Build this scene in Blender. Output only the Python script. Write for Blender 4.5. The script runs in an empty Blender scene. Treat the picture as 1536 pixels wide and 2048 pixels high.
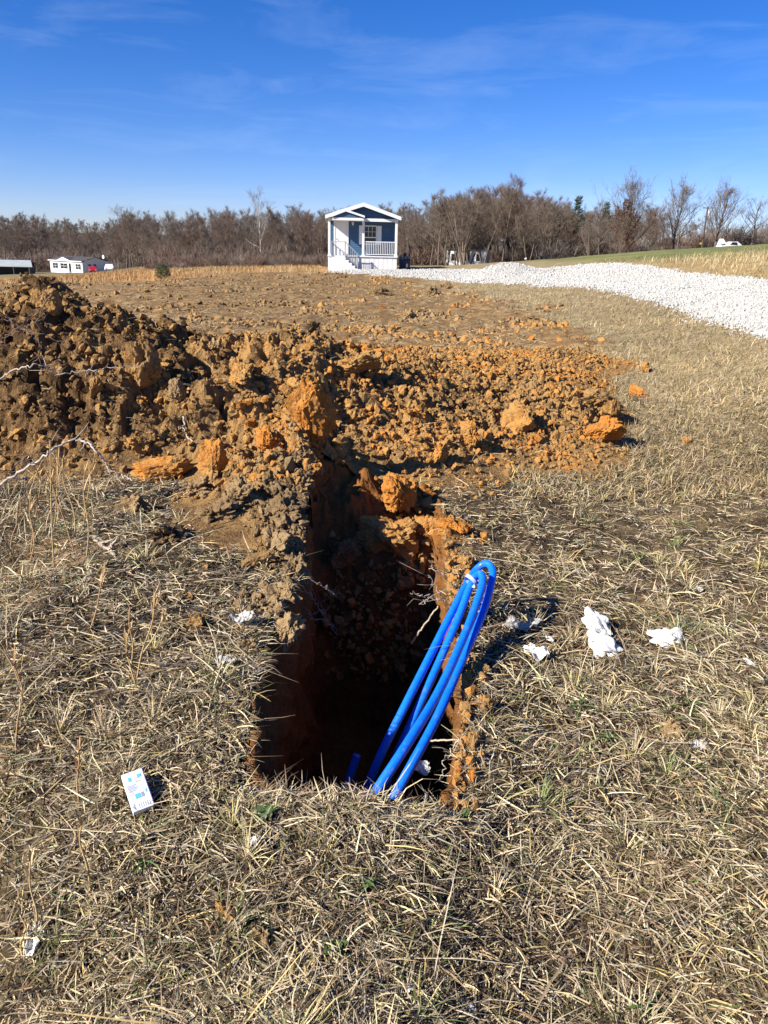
import bpy, bmesh, math, random
import numpy as np
from mathutils import Vector, Matrix

R = math.radians
random.seed(7)
rng = np.random.default_rng(11)
sc = bpy.context.scene
COL = sc.collection

# ---------------------------------------------------------------- camera
CAM_H, PITCH, ROLL, FPX = 1.6, R(19.05), R(1.3), 1547.0
F_ = np.array([0, math.cos(PITCH), -math.sin(PITCH)])
U0 = np.array([0, math.sin(PITCH), math.cos(PITCH)])
R0 = np.array([1.0, 0, 0])
R_ = math.cos(ROLL) * R0 + math.sin(ROLL) * U0
U_ = -math.sin(ROLL) * R0 + math.cos(ROLL) * U0
cam_d = bpy.data.cameras.new('camera')
cam = bpy.data.objects.new('camera', cam_d)
COL.objects.link(cam)
cam_d.sensor_fit = 'VERTICAL'
cam_d.sensor_height = 24.0
cam_d.lens = 24.0 * FPX / 2048.0
cam_d.clip_start = 0.05
cam_d.clip_end = 4000
M = Matrix(((R_[0], U_[0], -F_[0], 0), (R_[1], U_[1], -F_[1], 0), (R_[2], U_[2], -F_[2], CAM_H), (0, 0, 0, 1)))
cam.matrix_world = M
sc.camera = cam

# ---------------------------------------------------------------- sun, sky, exposure
SUN_EL, SUN_AZ = R(33), R(180 + 59)        # azimuth clockwise from +Y
S = Vector((math.sin(SUN_AZ) * math.cos(SUN_EL), math.cos(SUN_AZ) * math.cos(SUN_EL), math.sin(SUN_EL)))
world = bpy.data.worlds.new('World')
sc.world = world
world.use_nodes = True
wn, wl = world.node_tree.nodes, world.node_tree.links
wn.clear()
sky = wn.new('ShaderNodeTexSky')
sky.sky_type = 'NISHITA'
sky.sun_disc = False
sky.sun_elevation = SUN_EL
sky.sun_rotation = SUN_AZ
sky.altitude = 200
sky.air_density = 0.85
sky.dust_density = 0.0
sky.ozone_density = 3.0
wtc = wn.new('ShaderNodeTexCoord')
# thin cirrus: stretched noise on the sky dome, real cloud brightness
wmap = wn.new('ShaderNodeMapping')
wmap.inputs['Rotation'].default_value = (R(8), R(-6), R(20))
wmap.inputs['Scale'].default_value = (2.6, 1.4, 14.0)
wl.new(wtc.outputs['Generated'], wmap.inputs['Vector'])
wnz = wn.new('ShaderNodeTexNoise')
wnz.inputs['Scale'].default_value = 1.7
wnz.inputs['Detail'].default_value = 9
wnz.inputs['Roughness'].default_value = 0.62
wnz.inputs['Distortion'].default_value = 0.7
wl.new(wmap.outputs[0], wnz.inputs['Vector'])
wr = wn.new('ShaderNodeValToRGB')
wr.color_ramp.elements[0].position = 0.5
wr.color_ramp.elements[0].color = (0, 0, 0, 1)
wr.color_ramp.elements[1].position = 0.86
wr.color_ramp.elements[1].color = (0.16, 0.16, 0.16, 1)
wl.new(wnz.outputs['Fac'], wr.inputs['Fac'])
whsv = wn.new('ShaderNodeHueSaturation')
whsv.inputs['Saturation'].default_value = 1.36
whsv.inputs['Value'].default_value = 0.95
wl.new(sky.outputs[0], whsv.inputs['Color'])
wmix = wn.new('ShaderNodeMixRGB')
wmix.inputs['Color2'].default_value = (9.0, 11.0, 14.0, 1)
wl.new(wr.outputs[0], wmix.inputs['Fac'])
wtint = wn.new('ShaderNodeMixRGB')        # the phone's white balance on the blue of the whole sky
wtint.blend_type = 'MULTIPLY'
wtint.inputs['Fac'].default_value = 1
wtint.inputs['Color2'].default_value = (1.08, 1.1, 1.62, 1)
wl.new(whsv.outputs[0], wtint.inputs['Color1'])
wl.new(wtint.outputs[0], wmix.inputs['Color1'])
wbg = wn.new('ShaderNodeBackground')
wbg.inputs['Strength'].default_value = 0.05
wl.new(wmix.outputs[0], wbg.inputs['Color'])
wout = wn.new('ShaderNodeOutputWorld')
wl.new(wbg.outputs[0], wout.inputs['Surface'])

sun_d = bpy.data.lights.new('sun', 'SUN')
sun_d.energy = 5.0
sun_d.angle = R(0.5)
sun_d.color = (1.0, 0.94, 0.84)
sun = bpy.data.objects.new('sun', sun_d)
sun.rotation_euler = (-S).to_track_quat('-Z', 'Y').to_euler()
sun.location = (-30, -20, 40)
COL.objects.link(sun)

vs = sc.view_settings
vs.view_transform = 'Standard'
vs.look = 'None'
vs.exposure = 0.95
vs.gamma = 1.0
vs.use_curve_mapping = False
sc.cycles.max_bounces = 6
sc.cycles.diffuse_bounces = 3
sc.cycles.transparent_max_bounces = 8


# ---------------------------------------------------------------- pixel <-> place (measuring the photograph, 1536x2048)
def ray(px, py):
    u, v = (px - 768) / FPX, (1024 - py) / FPX
    return F_ + u * R_ + v * U_


def at(px, py, d):
    """the point seen at a pixel of the photograph, d metres forward of the camera"""
    r = ray(px, py)
    t = d / r[1]
    return Vector((r[0] * t, d, CAM_H + r[2] * t))


def ong(px, py, z=0.0):
    r = ray(px, py)
    t = (z - CAM_H) / r[2]
    return Vector((r[0] * t, r[1] * t, z))


# ---------------------------------------------------------------- noise
_P = np.random.default_rng(3).permutation(256)
_P = np.concatenate([_P, _P, _P])
_G = np.random.default_rng(5).normal(size=(256, 3))
_G /= np.linalg.norm(_G, axis=1)[:, None]


def perlin(x, y, z=0.0):
    x, y, z = np.broadcast_arrays(np.asarray(x, float), np.asarray(y, float), np.asarray(z, float))
    xi, yi, zi = np.floor(x).astype(int), np.floor(y).astype(int), np.floor(z).astype(int)
    xf, yf, zf = x - xi, y - yi, z - zi
    xi, yi, zi = xi & 255, yi & 255, zi & 255
    f = lambda t: t * t * t * (t * (t * 6 - 15) + 10)
    u, v, w = f(xf), f(yf), f(zf)
    out = 0
    for dx in (0, 1):
        for dy in (0, 1):
            for dz in (0, 1):
                h = _P[_P[_P[xi + dx] + yi + dy] + zi + dz]
                g = _G[h]
                d = g[..., 0] * (xf - dx) + g[..., 1] * (yf - dy) + g[..., 2] * (zf - dz)
                out = out + d * (u if dx else 1 - u) * (v if dy else 1 - v) * (w if dz else 1 - w)
    return out * 1.6


def fbm(x, y, z=0.0, o=4, g=0.5):
    a, s, f = 1.0, 0.0, 1.0
    for i in range(o):
        s = s + a * perlin(np.asarray(x) * f + 17.3 * i, np.asarray(y) * f + 5.1 * i, np.asarray(z) * f + 3.3 * i)
        a *= g
        f *= 2.03
    return s


def smooth(a, b, x):
    t = np.clip((np.asarray(x) - a) / (b - a), 0, 1)
    return t * t * (3 - 2 * t)


# ---------------------------------------------------------------- thin plate splines for the lie of the land
class TPS:
    def __init__(self, P, V, lam=1e-3):
        P = np.asarray(P, float)
        n = len(P)
        K = self.k(P, P) + lam * np.eye(n)
        A = np.zeros((n + 3, n + 3))
        A[:n, :n] = K
        A[:n, n] = 1
        A[:n, n + 1:] = P
        A[n, :n] = 1
        A[n + 1:, :n] = P.T
        self.w = np.linalg.solve(A, np.concatenate([np.asarray(V, float), [0, 0, 0]]))
        self.P = P

    @staticmethod
    def k(A, B):
        d2 = ((A[:, None] - B[None]) ** 2).sum(-1)
        return 0.5 * d2 * np.log(d2 + 1e-9)

    def __call__(self, Q):
        Q = np.asarray(Q, float)
        out = np.empty(len(Q))
        n = len(self.P)
        for i in range(0, len(Q), 40000):
            q = Q[i:i + 40000]
            out[i:i + 40000] = self.k(q, self.P) @ self.w[:n] + self.w[n] + q @ self.w[n + 1:]
        return out


def land_uv(x, y):
    x, y = np.asarray(x, float), np.asarray(y, float)
    r = np.clip(np.hypot(x, y), 1.5, 900)
    b = np.clip(np.arctan2(x, np.maximum(y, 0.3)), -0.8, 0.8)
    return np.stack([b * 3.0, np.log(r)], -1)


ctrl = [(px, py, d) for px, py, d in [
    (1536, 690, 11), (1250, 608, 18.5), (1060, 571, 28), (900, 554, 38), (725, 541.5, 51.9), (1536, 569, 20),
    (1220, 536, 33), (1060, 545, 40), (1700, 560, 18), (1536, 536, 26), (1536, 490, 78), (1300, 503, 90), (1060, 522, 80),
    (1700, 480, 80), (1536, 497, 130), (1250, 512, 150), (950, 528, 130), (800, 532, 110), (640, 534, 100),
    (80, 610, 22), (0, 572, 32), (300, 568, 34), (500, 561, 38), (600, 552, 44), (330, 541, 90), (100, 547, 185), (200, 545, 200), (-300, 550, 190),
    (-300, 590, 30), (450, 538, 75), (560, 535, 85), (545, 529, 130), (330, 528, 170),
    (60, 520, 300), (-300, 500, 330), (0, 474, 520), (-300, 460, 520), (300, 490, 400), (600, 492, 300), (900, 498, 280), (1250, 500, 280), (1600, 490, 280), (1900, 480, 280),
    (300, 470, 800), (800, 480, 800), (1400, 485, 800)]]
_p, _v = [], []
for px, py, d in ctrl:
    q = at(px, py, d)
    _p.append((q.x, q.y))
    _v.append(q.z)
for x, y in [(0, 2), (-1.5, 2.5), (1.5, 2.5), (0, 5), (-3, 5.5), (3, 5), (0, 9), (-4, 10), (3.5, 10), (0, 14), (-6, 16), (0, 25), (-9, 25), (2, 35)]:
    _p.append((x, y))
    _v.append(0.0 if y < 20 else 0.05)
_p = np.array(_p)
_land = TPS(land_uv(_p[:, 0], _p[:, 1]), _v, 2e-3)


def ground_z(x, y):
    x, y = np.broadcast_arrays(np.asarray(x, float), np.asarray(y, float))
    s = x.shape
    xf, yf = x.ravel(), y.ravel()
    z = _land(land_uv(xf, yf))
    r = np.hypot(xf, yf)
    z = z + (0.028 * fbm(xf * 1.1, yf * 1.1, 0.5, 3) + .016 * fbm(xf * 4.2, yf * 4.2, 2.5, 2) * (1 - smooth(7, 12, r))) * smooth(0.5, 2, r) + 0.10 * fbm(xf * 0.13, yf * 0.13, 4.5, 3) * smooth(9, 30, r)
    return z.reshape(s)


def gz(x, y):
    return float(ground_z(np.array([x]), np.array([y]))[0])


# spoil pile heights over the ground
mp = [(-6.5, 6.9, .85), (-5, 6.8, .95), (-3.9, 6.7, .95), (-3.25, 6.6, .92), (-2.85, 6.5, 1.13), (-2.45, 6.4, 0.85), (-2.05, 6.3, 0.82), (-1.6, 6.4, .58), (-1.0, 6.5, .58), (-0.3, 7.2, .60), (0.2, 7.4, .56),
      (-6.5, 4.6, 0), (-5, 4.7, 0), (-3.5, 4.75, 0), (-2.6, 4.8, 0), (-1.9, 4.9, .02), (-1.2, 4.85, .03), (-.85, 4.6, .12), (-0.75, 5.1, .19), (-.58, 4.4, .15), (-.62, 3.95, .09), (-.55, 5.3, .24),
      (-0.2, 5.35, 0.03), (0.3, 5.3, 0), (.65, 5.4, 0), (0.95, 6.1, 0.03), (1.5, 6.25, 0.02), (2.2, 6.6, 0), (2.35, 7.6, 0.0), (2.75, 9, -.02), (3.1, 10.5, -.02), (3.4, 12.3, -.02),
      (-2.6, 5.5, .52), (-1.6, 5.6, .32), (-1, 5.75, .33), (-.4, 6, .26), (.3, 6, .16), (.7, 6.8, .26), (-3.6, 5.6, .62), (-5, 5.7, .6),
      (1, 7.5, .34), (1.9, 7.8, .36), (1.5, 9, .28), (2.3, 10, .2), (0.5, 9, .42), (0, 10.3, .26), (2.9, 11.2, .12), (1.2, 10.8, .2), (.3, 11.8, .1),
      (-6.5, 9.2, 0), (-5, 9, 0), (-3, 8.6, 0), (-2, 8.2, .05), (-1, 8.8, .12), (-1.5, 10, 0), (-.5, 12.5, -.02), (1.5, 13.2, -.02), (3, 13.2, -.03),
      (4.2, 11, -.08), (3.6, 8, -.08), (3, 6.2, -.08), (1.6, 5.4, -.06), (0.9, 4.6, -.04), (-2, 4.2, -.08), (-5, 4, -.1), (-3, 10.5, -.08), (-6, 11, -.1), (4, 14, -.1), (0, 14.5, -.1), (-.6, 3.45, -.01), (-1.3, 3.9, -.03), (-1.6, 3.4, -.06), (.9, 3.6, -.06)]
mp = np.array(mp)
_mound = TPS(mp[:, :2], mp[:, 2], 1e-3)


def mound_h(x, y):
    x, y = np.broadcast_arrays(np.asarray(x, float), np.asarray(y, float))
    s = x.shape
    h = _mound(np.stack([x.ravel(), y.ravel()], -1)).reshape(s)
    h = h + .045 * fbm(x * 1.1, y * .9, 51, 3) * smooth(7.5, 10, y)
    out = (x < -7) | (y < 3.3) | (y > 13.8) | (x > 4.2)
    return np.where(out, -0.2, h)


# trench
TX, TA = -0.045, 0.425
TY0 = 1.93


def trench_far(z):
    return np.interp(-np.asarray(z, float), [-0.1, 0, .1, .22, .4, .6, 1.3], [5.35, 5.2, 4.95, 4.66, 4.42, 4.32, 4.1])


def rim_l(y):
    return np.interp(y, [1.9, 2.3, 2.8, 3.4, 4.0, 4.6, 5.3], [-.40, -.44, -.46, -.40, -.44, -.47, -.45])


def rim_r(y):
    return np.interp(y, [1.9, 2.15, 2.5, 2.9, 3.4, 4.0, 4.6, 5.3], [.25, .275, .335, .36, .345, .37, .38, .38])


def in_trench(x, y, grow=0.0):
    x, y = np.asarray(x, float), np.asarray(y, float)
    c_, h_ = (rim_l(y) + rim_r(y)) / 2, (rim_r(y) - rim_l(y)) / 2
    w = 0.05 * perlin(x * 3 + 9, y * 3) + 0.02 * perlin(x * 11, y * 11)
    y1 = 5.2
    cy, b = (TY0 + y1) / 2, (y1 - TY0) / 2
    return np.maximum(np.abs((x - c_)) / (h_ + grow + w), np.abs((y - cy)) / (b + grow + w)) < 1


# gravel drive: left and right edges, near to far
ROAD_L = np.array([(9.0, 3.2), (7.0, 7.2), (5.52, 11), (5.75, 14.5), (6.0, 18.5), (5.9, 23), (5.3, 28), (3.6, 33), (2.0, 37), (-.2, 41), (-2.0, 43.6), (-3.4, 45.5)])
ROAD_R = np.array([(16, 6.0), (13.0, 11), (10.8, 16), (9.9, 20), (9.75, 24), (9.9, 28), (9.9, 33), (9.4, 38), (8.2, 43), (6.0, 47), (3.2, 49.8), (-2.6, 51.0)])


def catmull(P, n):
    P = np.asarray(P, float)
    Q = np.vstack([2 * P[0] - P[1], P, 2 * P[-1] - P[-2]])
    out = []
    m = len(P) - 1
    for t in np.linspace(0, m, n):
        i = min(int(t), m - 1)
        f = t - i
        a, b, c, d = Q[i], Q[i + 1], Q[i + 2], Q[i + 3]
        out.append(0.5 * ((2 * b) + (c - a) * f + (2 * a - 5 * b + 4 * c - d) * f * f + (3 * b - a - 3 * c + d) * f ** 3))
    return np.array(out)


RL, RR = catmull(ROAD_L, 240), catmull(ROAD_R, 240)


def poly_in(poly, x, y):
    x, y = np.asarray(x, float), np.asarray(y, float)
    inside = np.zeros(x.shape, bool)
    j = len(poly) - 1
    for i in range(len(poly)):
        xi, yi, xj, yj = poly[i][0], poly[i][1], poly[j][0], poly[j][1]
        if yi != yj:
            c = ((yi > y) != (yj > y)) & (x < (xj - xi) * (y - yi) / (yj - yi) + xi)
            inside ^= c
        j = i
    return inside


ROADPOLY = np.vstack([RL[::6], RR[::-6]])


def on_road(x, y):
    return poly_in(ROADPOLY, np.asarray(x) + 0.25 * perlin(np.asarray(x) * 1.2, np.asarray(y) * 1.2), np.asarray(y) + 0.2 * perlin(np.asarray(x) * 1.1 + 9, np.asarray(y) * 1.1))


FIELD = np.array([(3.0, 11.5), (3.7, 13.5), (3.75, 16), (3.3, 20), (2.7, 26), (2.3, 31), (1.6, 37), (-1, 41.5), (-3, 45), (-4.5, 49), (-5.2, 55), (-9, 53), (-10, 44), (-12, 37), (-17, 35), (-30, 31), (-42, 24), (-30, 12), (-9, 8.8), (-3, 8.4), (0, 10)])


def on_field(x, y):
    x, y = np.asarray(x, float), np.asarray(y, float)
    k = 0.03 * np.hypot(x, y)
    return poly_in(FIELD, x + k * 2.2 * perlin(x * .7, y * .7) + .7 * perlin(x * 2, y * 2) + .3 * perlin(x * 6, y * 6), y + k * 2.5 * perlin(x * .6 + 30, y * .6))


# ---------------------------------------------------------------- mesh helpers
def mesh_np(name, V, F, col=None, smooth_=False, mat=None):
    """V (n,3); F a list of (faces array k columns)"""
    V = np.ascontiguousarray(V, np.float32)
    if isinstance(F, np.ndarray):
        F = [F]
    loops = np.concatenate([f.ravel() for f in F]).astype(np.int32)
    tot = np.concatenate([np.full(len(f), f.shape[1], np.int32) for f in F])
    st = np.concatenate([[0], np.cumsum(tot)[:-1]]).astype(np.int32)
    me = bpy.data.meshes.new(name)
    me.vertices.add(len(V))
    me.vertices.foreach_set('co', V.ravel())
    me.loops.add(len(loops))
    me.loops.foreach_set('vertex_index', loops)
    me.polygons.add(len(tot))
    me.polygons.foreach_set('loop_start', st)
    me.polygons.foreach_set('loop_total', tot)
    me.polygons.foreach_set('use_smooth', np.full(len(tot), bool(smooth_)))
    me.update(calc_edges=True)
    if col is not None:
        a = me.color_attributes.new('Col', 'FLOAT_COLOR', 'POINT')
        c = np.ones((len(V), 4), np.float32)
        c[:, :3] = col
        a.data.foreach_set('color', c.ravel())
    if mat:
        me.materials.append(mat)
    return me


def link(name, me, parent=None, loc=None, rot=None, scale=None):
    o = bpy.data.objects.new(name, me)
    COL.objects.link(o)
    if parent is not None:
        o.parent = parent
    if loc is not None:
        o.location = loc
    if rot is not None:
        o.rotation_euler = rot
    if scale is not None:
        o.scale = scale if hasattr(scale, '__len__') else (scale,) * 3
    return o


def tag(o, label=None, cat=None, group=None, kind=None):
    if label:
        o['label'] = label
    if cat:
        o['category'] = cat
    if group:
        o['group'] = group
    if kind:
        o['kind'] = kind
    return o


class MB:
    """collects quads/tris of several shapes and links them as one mesh object"""

    def __init__(self):
        self.V, self.F4, self.F3, self.n, self.C = [], [], [], 0, []

    def add(self, V, F4=None, F3=None, col=None):
        V = np.asarray(V, float)
        if F4 is not None and len(F4):
            self.F4.append(np.asarray(F4, int) + self.n)
        if F3 is not None and len(F3):
            self.F3.append(np.asarray(F3, int) + self.n)
        self.V.append(V)
        self.C.append(np.tile(np.array(col if col is not None else (1, 1, 1), float), (len(V), 1)) if np.ndim(col) < 2 else col)
        self.n += len(V)
        return self

    def box(self, x0, x1, y0, y1, z0, z1):
        v = [(x, y, z) for z in (z0, z1) for y in (y0, y1) for x in (x0, x1)]
        return self.add(v, [(0, 2, 3, 1), (4, 5, 7, 6), (0, 1, 5, 4), (2, 6, 7, 3), (0, 4, 6, 2), (1, 3, 7, 5)])

    def bar(self, a, b, w, h):
        """box of section w x h along a-b"""
        a, b = Vector(a), Vector(b)
        d = (b - a).normalized()
        up = Vector((0, 0, 1)) if abs(d.z) < .95 else Vector((0, 1, 0))
        s = d.cross(up).normalized() * (w / 2)
        u = s.cross(d).normalized() * (h / 2)
        v = [p + i * s + j * u for p in (a, b) for j in (-1, 1) for i in (-1, 1)]
        return self.add([tuple(q) for q in v], [(0, 1, 3, 2), (4, 6, 7, 5), (0, 4, 5, 1), (2, 3, 7, 6), (0, 2, 6, 4), (1, 5, 7, 3)])

    def prism(self, poly, y0, y1):
        """polygon in x,z extruded along y"""
        n = len(poly)
        v = [(p[0], y0, p[1]) for p in poly] + [(p[0], y1, p[1]) for p in poly]
        f = [(i, (i + 1) % n, n + (i + 1) % n, n + i) for i in range(n)]
        self.add(v, f)
        k = self.n - 2 * n
        for i in range(1, n - 1):
            self.F3.append(np.array([[k, k + i + 1, k + i], [k + n, k + n + i, k + n + i + 1]]))
        return self

    def tube(self, P, r, sides=6, cap=True, col=None):
        P = np.asarray(P, float)
        n = len(P)
        r = np.broadcast_to(np.asarray(r, float), (n,))
        T = np.gradient(P, axis=0)
        T /= np.linalg.norm(T, axis=1)[:, None] + 1e-12
        ref = np.array([0.31, 0.22, 0.92]) if abs(T[0] @ np.array([0.31, 0.22, 0.92])) < .9 else np.array([1.0, 0, 0])
        u = np.cross(T[0], ref)
        u /= np.linalg.norm(u)
        V = []
        a = np.linspace(0, 2 * np.pi, sides, endpoint=False)
        for i in range(n):
            u = u - T[i] * (u @ T[i])
            u /= np.linalg.norm(u) + 1e-12
            w = np.cross(T[i], u)
            V.append(P[i] + r[i] * (np.cos(a)[:, None] * u + np.sin(a)[:, None] * w))
        V = np.concatenate(V)
        F = [(i * sides + j, i * sides + (j + 1) % sides, (i + 1) * sides + (j + 1) % sides, (i + 1) * sides + j) for i in range(n - 1) for j in range(sides)]
        F3 = []
        if cap:
            for j in range(1, sides - 1):
                F3 += [(0, j + 1, j), ((n - 1) * sides, (n - 1) * sides + j, (n - 1) * sides + j + 1)]
        return self.add(V, F, F3, col)

    def mesh(self, name, mat=None, smooth_=False, color=False):
        F = []
        if self.F4:
            F.append(np.concatenate(self.F4))
        if self.F3:
            F.append(np.concatenate(self.F3))
        return mesh_np(name, np.concatenate(self.V), F, np.concatenate(self.C) if color else None, smooth_, mat)

    def build(self, name, mat=None, parent=None, smooth_=False, color=False, bevel=0.0, **k):
        me = self.mesh(name, mat, smooth_, color)
        o = link(name, me, parent, **k)
        if bevel:
            m = o.modifiers.new('bevel', 'BEVEL')
            m.width = bevel
            m.segments = 2
        return o


def empty(name, loc=(0, 0, 0), rz=0.0):
    o = bpy.data.objects.new(name, None)
    COL.objects.link(o)
    o.location = loc
    o.rotation_euler = (0, 0, rz)
    o.empty_display_size = 0.2
    return o


def copy_tree(o, parent=None):
    c = o.copy()
    COL.objects.link(c)
    c.parent = parent
    for ch in list(o.children):
        copy_tree(ch, c)
    return c


# ---------------------------------------------------------------- materials
def new_mat(name):
    m = bpy.data.materials.new(name)
    m.use_nodes = True
    n, l = m.node_tree.nodes, m.node_tree.links
    b = n['Principled BSDF']
    return m, n, l, b


def ramp(n, stops):
    r = n.new('ShaderNodeValToRGB')
    e = r.color_ramp.elements
    e[0].position, e[0].color = stops[0][0], (*stops[0][1], 1)
    e[1].position, e[1].color = stops[-1][0], (*stops[-1][1], 1)
    for p, c in stops[1:-1]:
        q = e.new(p)
        q.color = (*c, 1)
    return r


def noise(n, l, scale, detail=4, rough=.55, coord=None, dist=0.0):
    t = n.new('ShaderNodeTexNoise')
    t.inputs['Scale'].default_value = scale
    t.inputs['Detail'].default_value = detail
    t.inputs['Roughness'].default_value = rough
    t.inputs['Distortion'].default_value = dist
    if coord is not None:
        l.new(coord, t.inputs['Vector'])
    return t


def geo_pos(n):
    return n.new('ShaderNodeNewGeometry').outputs['Position']


def obj_co(n):
    return n.new('ShaderNodeTexCoord').outputs['Object']


def plain(name, c, rough=.6, var=.12, scale=8, bump=0.0, spec=.3, world_=False):
    m, n, l, b = new_mat(name)
    co = geo_pos(n) if world_ else obj_co(n)
    t = noise(n, l, scale, 5, .6, co)
    lo = tuple(max(0, x * (1 - var)) for x in c)
    hi = tuple(min(1, x * (1 + var)) for x in c)
    r = ramp(n, [(.3, lo), (.7, hi)])
    l.new(t.outputs['Fac'], r.inputs['Fac'])
    l.new(r.outputs[0], b.inputs['Base Color'])
    b.inputs['Roughness'].default_value = rough
    b.inputs['Specular IOR Level'].default_value = spec
    if bump:
        bp = n.new('ShaderNodeBump')
        bp.inputs['Strength'].default_value = bump
        bp.inputs['Distance'].default_value = .02
        l.new(t.outputs['Fac'], bp.inputs['Height'])
        l.new(bp.outputs[0], b.inputs['Normal'])
    return m


def soil_mat(name, stops, bump=.5, dist=.02, shift=0.0, world_=True, fine=55, heap=False):
    """clay: broad patches of orange and tan, fine crumbs, some straw-pale dust"""
    m, n, l, b = new_mat(name)
    co = geo_pos(n)
    big = noise(n, l, 1.3, 4, .6, co)
    mid = noise(n, l, 9, 5, .65, co, .4)
    fin = noise(n, l, fine, 4, .7, co)
    oi = n.new('ShaderNodeObjectInfo')
    a = n.new('ShaderNodeMath'); a.operation = 'MULTIPLY_ADD'
    l.new(big.outputs['Fac'], a.inputs[0]); a.inputs[1].default_value = .9; a.inputs[2].default_value = -.40 + shift
    c = n.new('ShaderNodeMath'); c.operation = 'MULTIPLY_ADD'
    l.new(mid.outputs['Fac'], c.inputs[0]); c.inputs[1].default_value = .65; l.new(a.outputs[0], c.inputs[2])
    d = n.new('ShaderNodeMath'); d.operation = 'MULTIPLY_ADD'
    l.new(oi.outputs['Random'], d.inputs[0]); d.inputs[1].default_value = .34; l.new(c.outputs[0], d.inputs[2])
    r = ramp(n, stops)
    sx = n.new('ShaderNodeSeparateXYZ'); l.new(co, sx.inputs[0])      # left of the heap tinted darker, its shade put into the colour
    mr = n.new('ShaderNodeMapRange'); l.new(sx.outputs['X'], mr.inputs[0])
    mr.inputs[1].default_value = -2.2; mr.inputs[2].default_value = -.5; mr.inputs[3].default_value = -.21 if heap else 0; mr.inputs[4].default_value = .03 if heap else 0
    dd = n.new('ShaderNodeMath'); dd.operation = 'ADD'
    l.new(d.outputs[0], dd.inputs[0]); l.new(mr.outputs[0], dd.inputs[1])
    l.new(dd.outputs[0], r.inputs['Fac'])
    mx = n.new('ShaderNodeMixRGB'); mx.blend_type = 'MULTIPLY'; mx.inputs[0].default_value = .75
    fr = ramp(n, [(.25, (.5, .45, .42)), (.5, (.95, .93, .9)), (.75, (1.25, 1.2, 1.12))])
    l.new(fin.outputs['Fac'], fr.inputs['Fac'])
    l.new(r.outputs[0], mx.inputs[1]); l.new(fr.outputs[0], mx.inputs[2])
    l.new(mx.outputs[0], b.inputs['Base Color'])
    b.inputs['Roughness'].default_value = .95
    b.inputs['Specular IOR Level'].default_value = .1
    h = n.new('ShaderNodeMath'); h.operation = 'MULTIPLY_ADD'
    l.new(fin.outputs['Fac'], h.inputs[0]); h.inputs[1].default_value = .35; l.new(mid.outputs['Fac'], h.inputs[2])
    bp = n.new('ShaderNodeBump'); bp.inputs['Strength'].default_value = bump; bp.inputs['Distance'].default_value = dist
    l.new(h.outputs[0], bp.inputs['Height']); l.new(bp.outputs[0], b.inputs['Normal'])
    return m


def attr_mat(name, rough=.8, var=.3, scale=30, bump=0.0, dist=.02, trans=0.0, spec=.2, detail=5):
    """colour from the mesh's own Col attribute, broken up by noise"""
    m, n, l, b = new_mat(name)
    at_ = n.new('ShaderNodeAttribute'); at_.attribute_name = 'Col'
    co = geo_pos(n)
    t = noise(n, l, scale, detail, .65, co)
    r = ramp(n, [(.25, (1 - var,) * 3), (.75, (1 + var,) * 3)])
    l.new(t.outputs['Fac'], r.inputs['Fac'])
    mx = n.new('ShaderNodeMixRGB'); mx.blend_type = 'MULTIPLY'; mx.inputs[0].default_value = 1
    l.new(at_.outputs['Color'], mx.inputs[1]); l.new(r.outputs[0], mx.inputs[2])
    l.new(mx.outputs[0], b.inputs['Base Color'])
    b.inputs['Roughness'].default_value = rough
    b.inputs['Specular IOR Level'].default_value = spec
    if bump:
        bp = n.new('ShaderNodeBump'); bp.inputs['Strength'].default_value = bump; bp.inputs['Distance'].default_value = dist
        l.new(t.outputs['Fac'], bp.inputs['Height']); l.new(bp.outputs[0], b.inputs['Normal'])
    return m


CLAY = [(.08, (.07, .040, .018)), (.24, (.17, .10, .044)), (.42, (.32, .195, .08)), (.58, (.42, .235, .08)), (.74, (.46, .205, .05)), (.90, (.47, .18, .034)), (1.0, (.54, .32, .115))]
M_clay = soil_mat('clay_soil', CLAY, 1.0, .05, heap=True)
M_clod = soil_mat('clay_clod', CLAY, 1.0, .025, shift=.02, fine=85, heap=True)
M_orange = soil_mat('orange_clay', CLAY, 1.0, .025, shift=.10, fine=85)
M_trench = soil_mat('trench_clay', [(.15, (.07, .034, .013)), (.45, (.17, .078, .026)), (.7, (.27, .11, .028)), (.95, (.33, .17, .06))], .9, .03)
M_topsoil = soil_mat('grey_topsoil', [(.15, (.09, .058, .031)), (.45, (.23, .155, .08)), (.9, (.36, .25, .13))], 1.0, .03)
M_ground = attr_mat('ground_cover', .95, .5, 14, .8, .03, detail=8, spec=.1)
M_grass = attr_mat('dry_grass_blades', .65, .15, 40, spec=.25)
M_gravel = plain('white_limestone', (.44, .425, .39), .9, .18, 40, .5, .2, True)
M_white = plain('white_vinyl', (.72, .72, .71), .45, .04, 6)
M_white_wall = plain('white_siding_far', (.72, .71, .68), .6, .06, 2)
M_navy = plain('navy_vinyl_siding', (.055, .115, .20), .5, .12, 5)
M_dark = plain('dark_shingle', (.07, .065, .065), .85, .3, 20)
M_greyroof = plain('grey_metal_roof', (.36, .38, .38), .45, .12, 1)
M_glass = plain('window_glass', (.02, .025, .03), .08, .2, 2, spec=.6)
M_greyrail = plain('grey_rail', (.3, .31, .33), .5, .1, 5)
M_bark = plain('grey_brown_bark', (.145, .112, .085), .9, .3, 3, .4)
M_palebark = plain('white_sycamore_bark', (.36, .335, .29), .85, .3, .6, .3)
M_twig = plain('brown_twigs', (.16, .12, .09), .9, .35, .6, world_=True)
M_twig_red = plain('reddish_twigs', (.165, .108, .08), .9, .35, .6, world_=True)
M_twig_grey = plain('grey_twigs', (.19, .155, .125), .9, .3, .6, world_=True)
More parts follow.
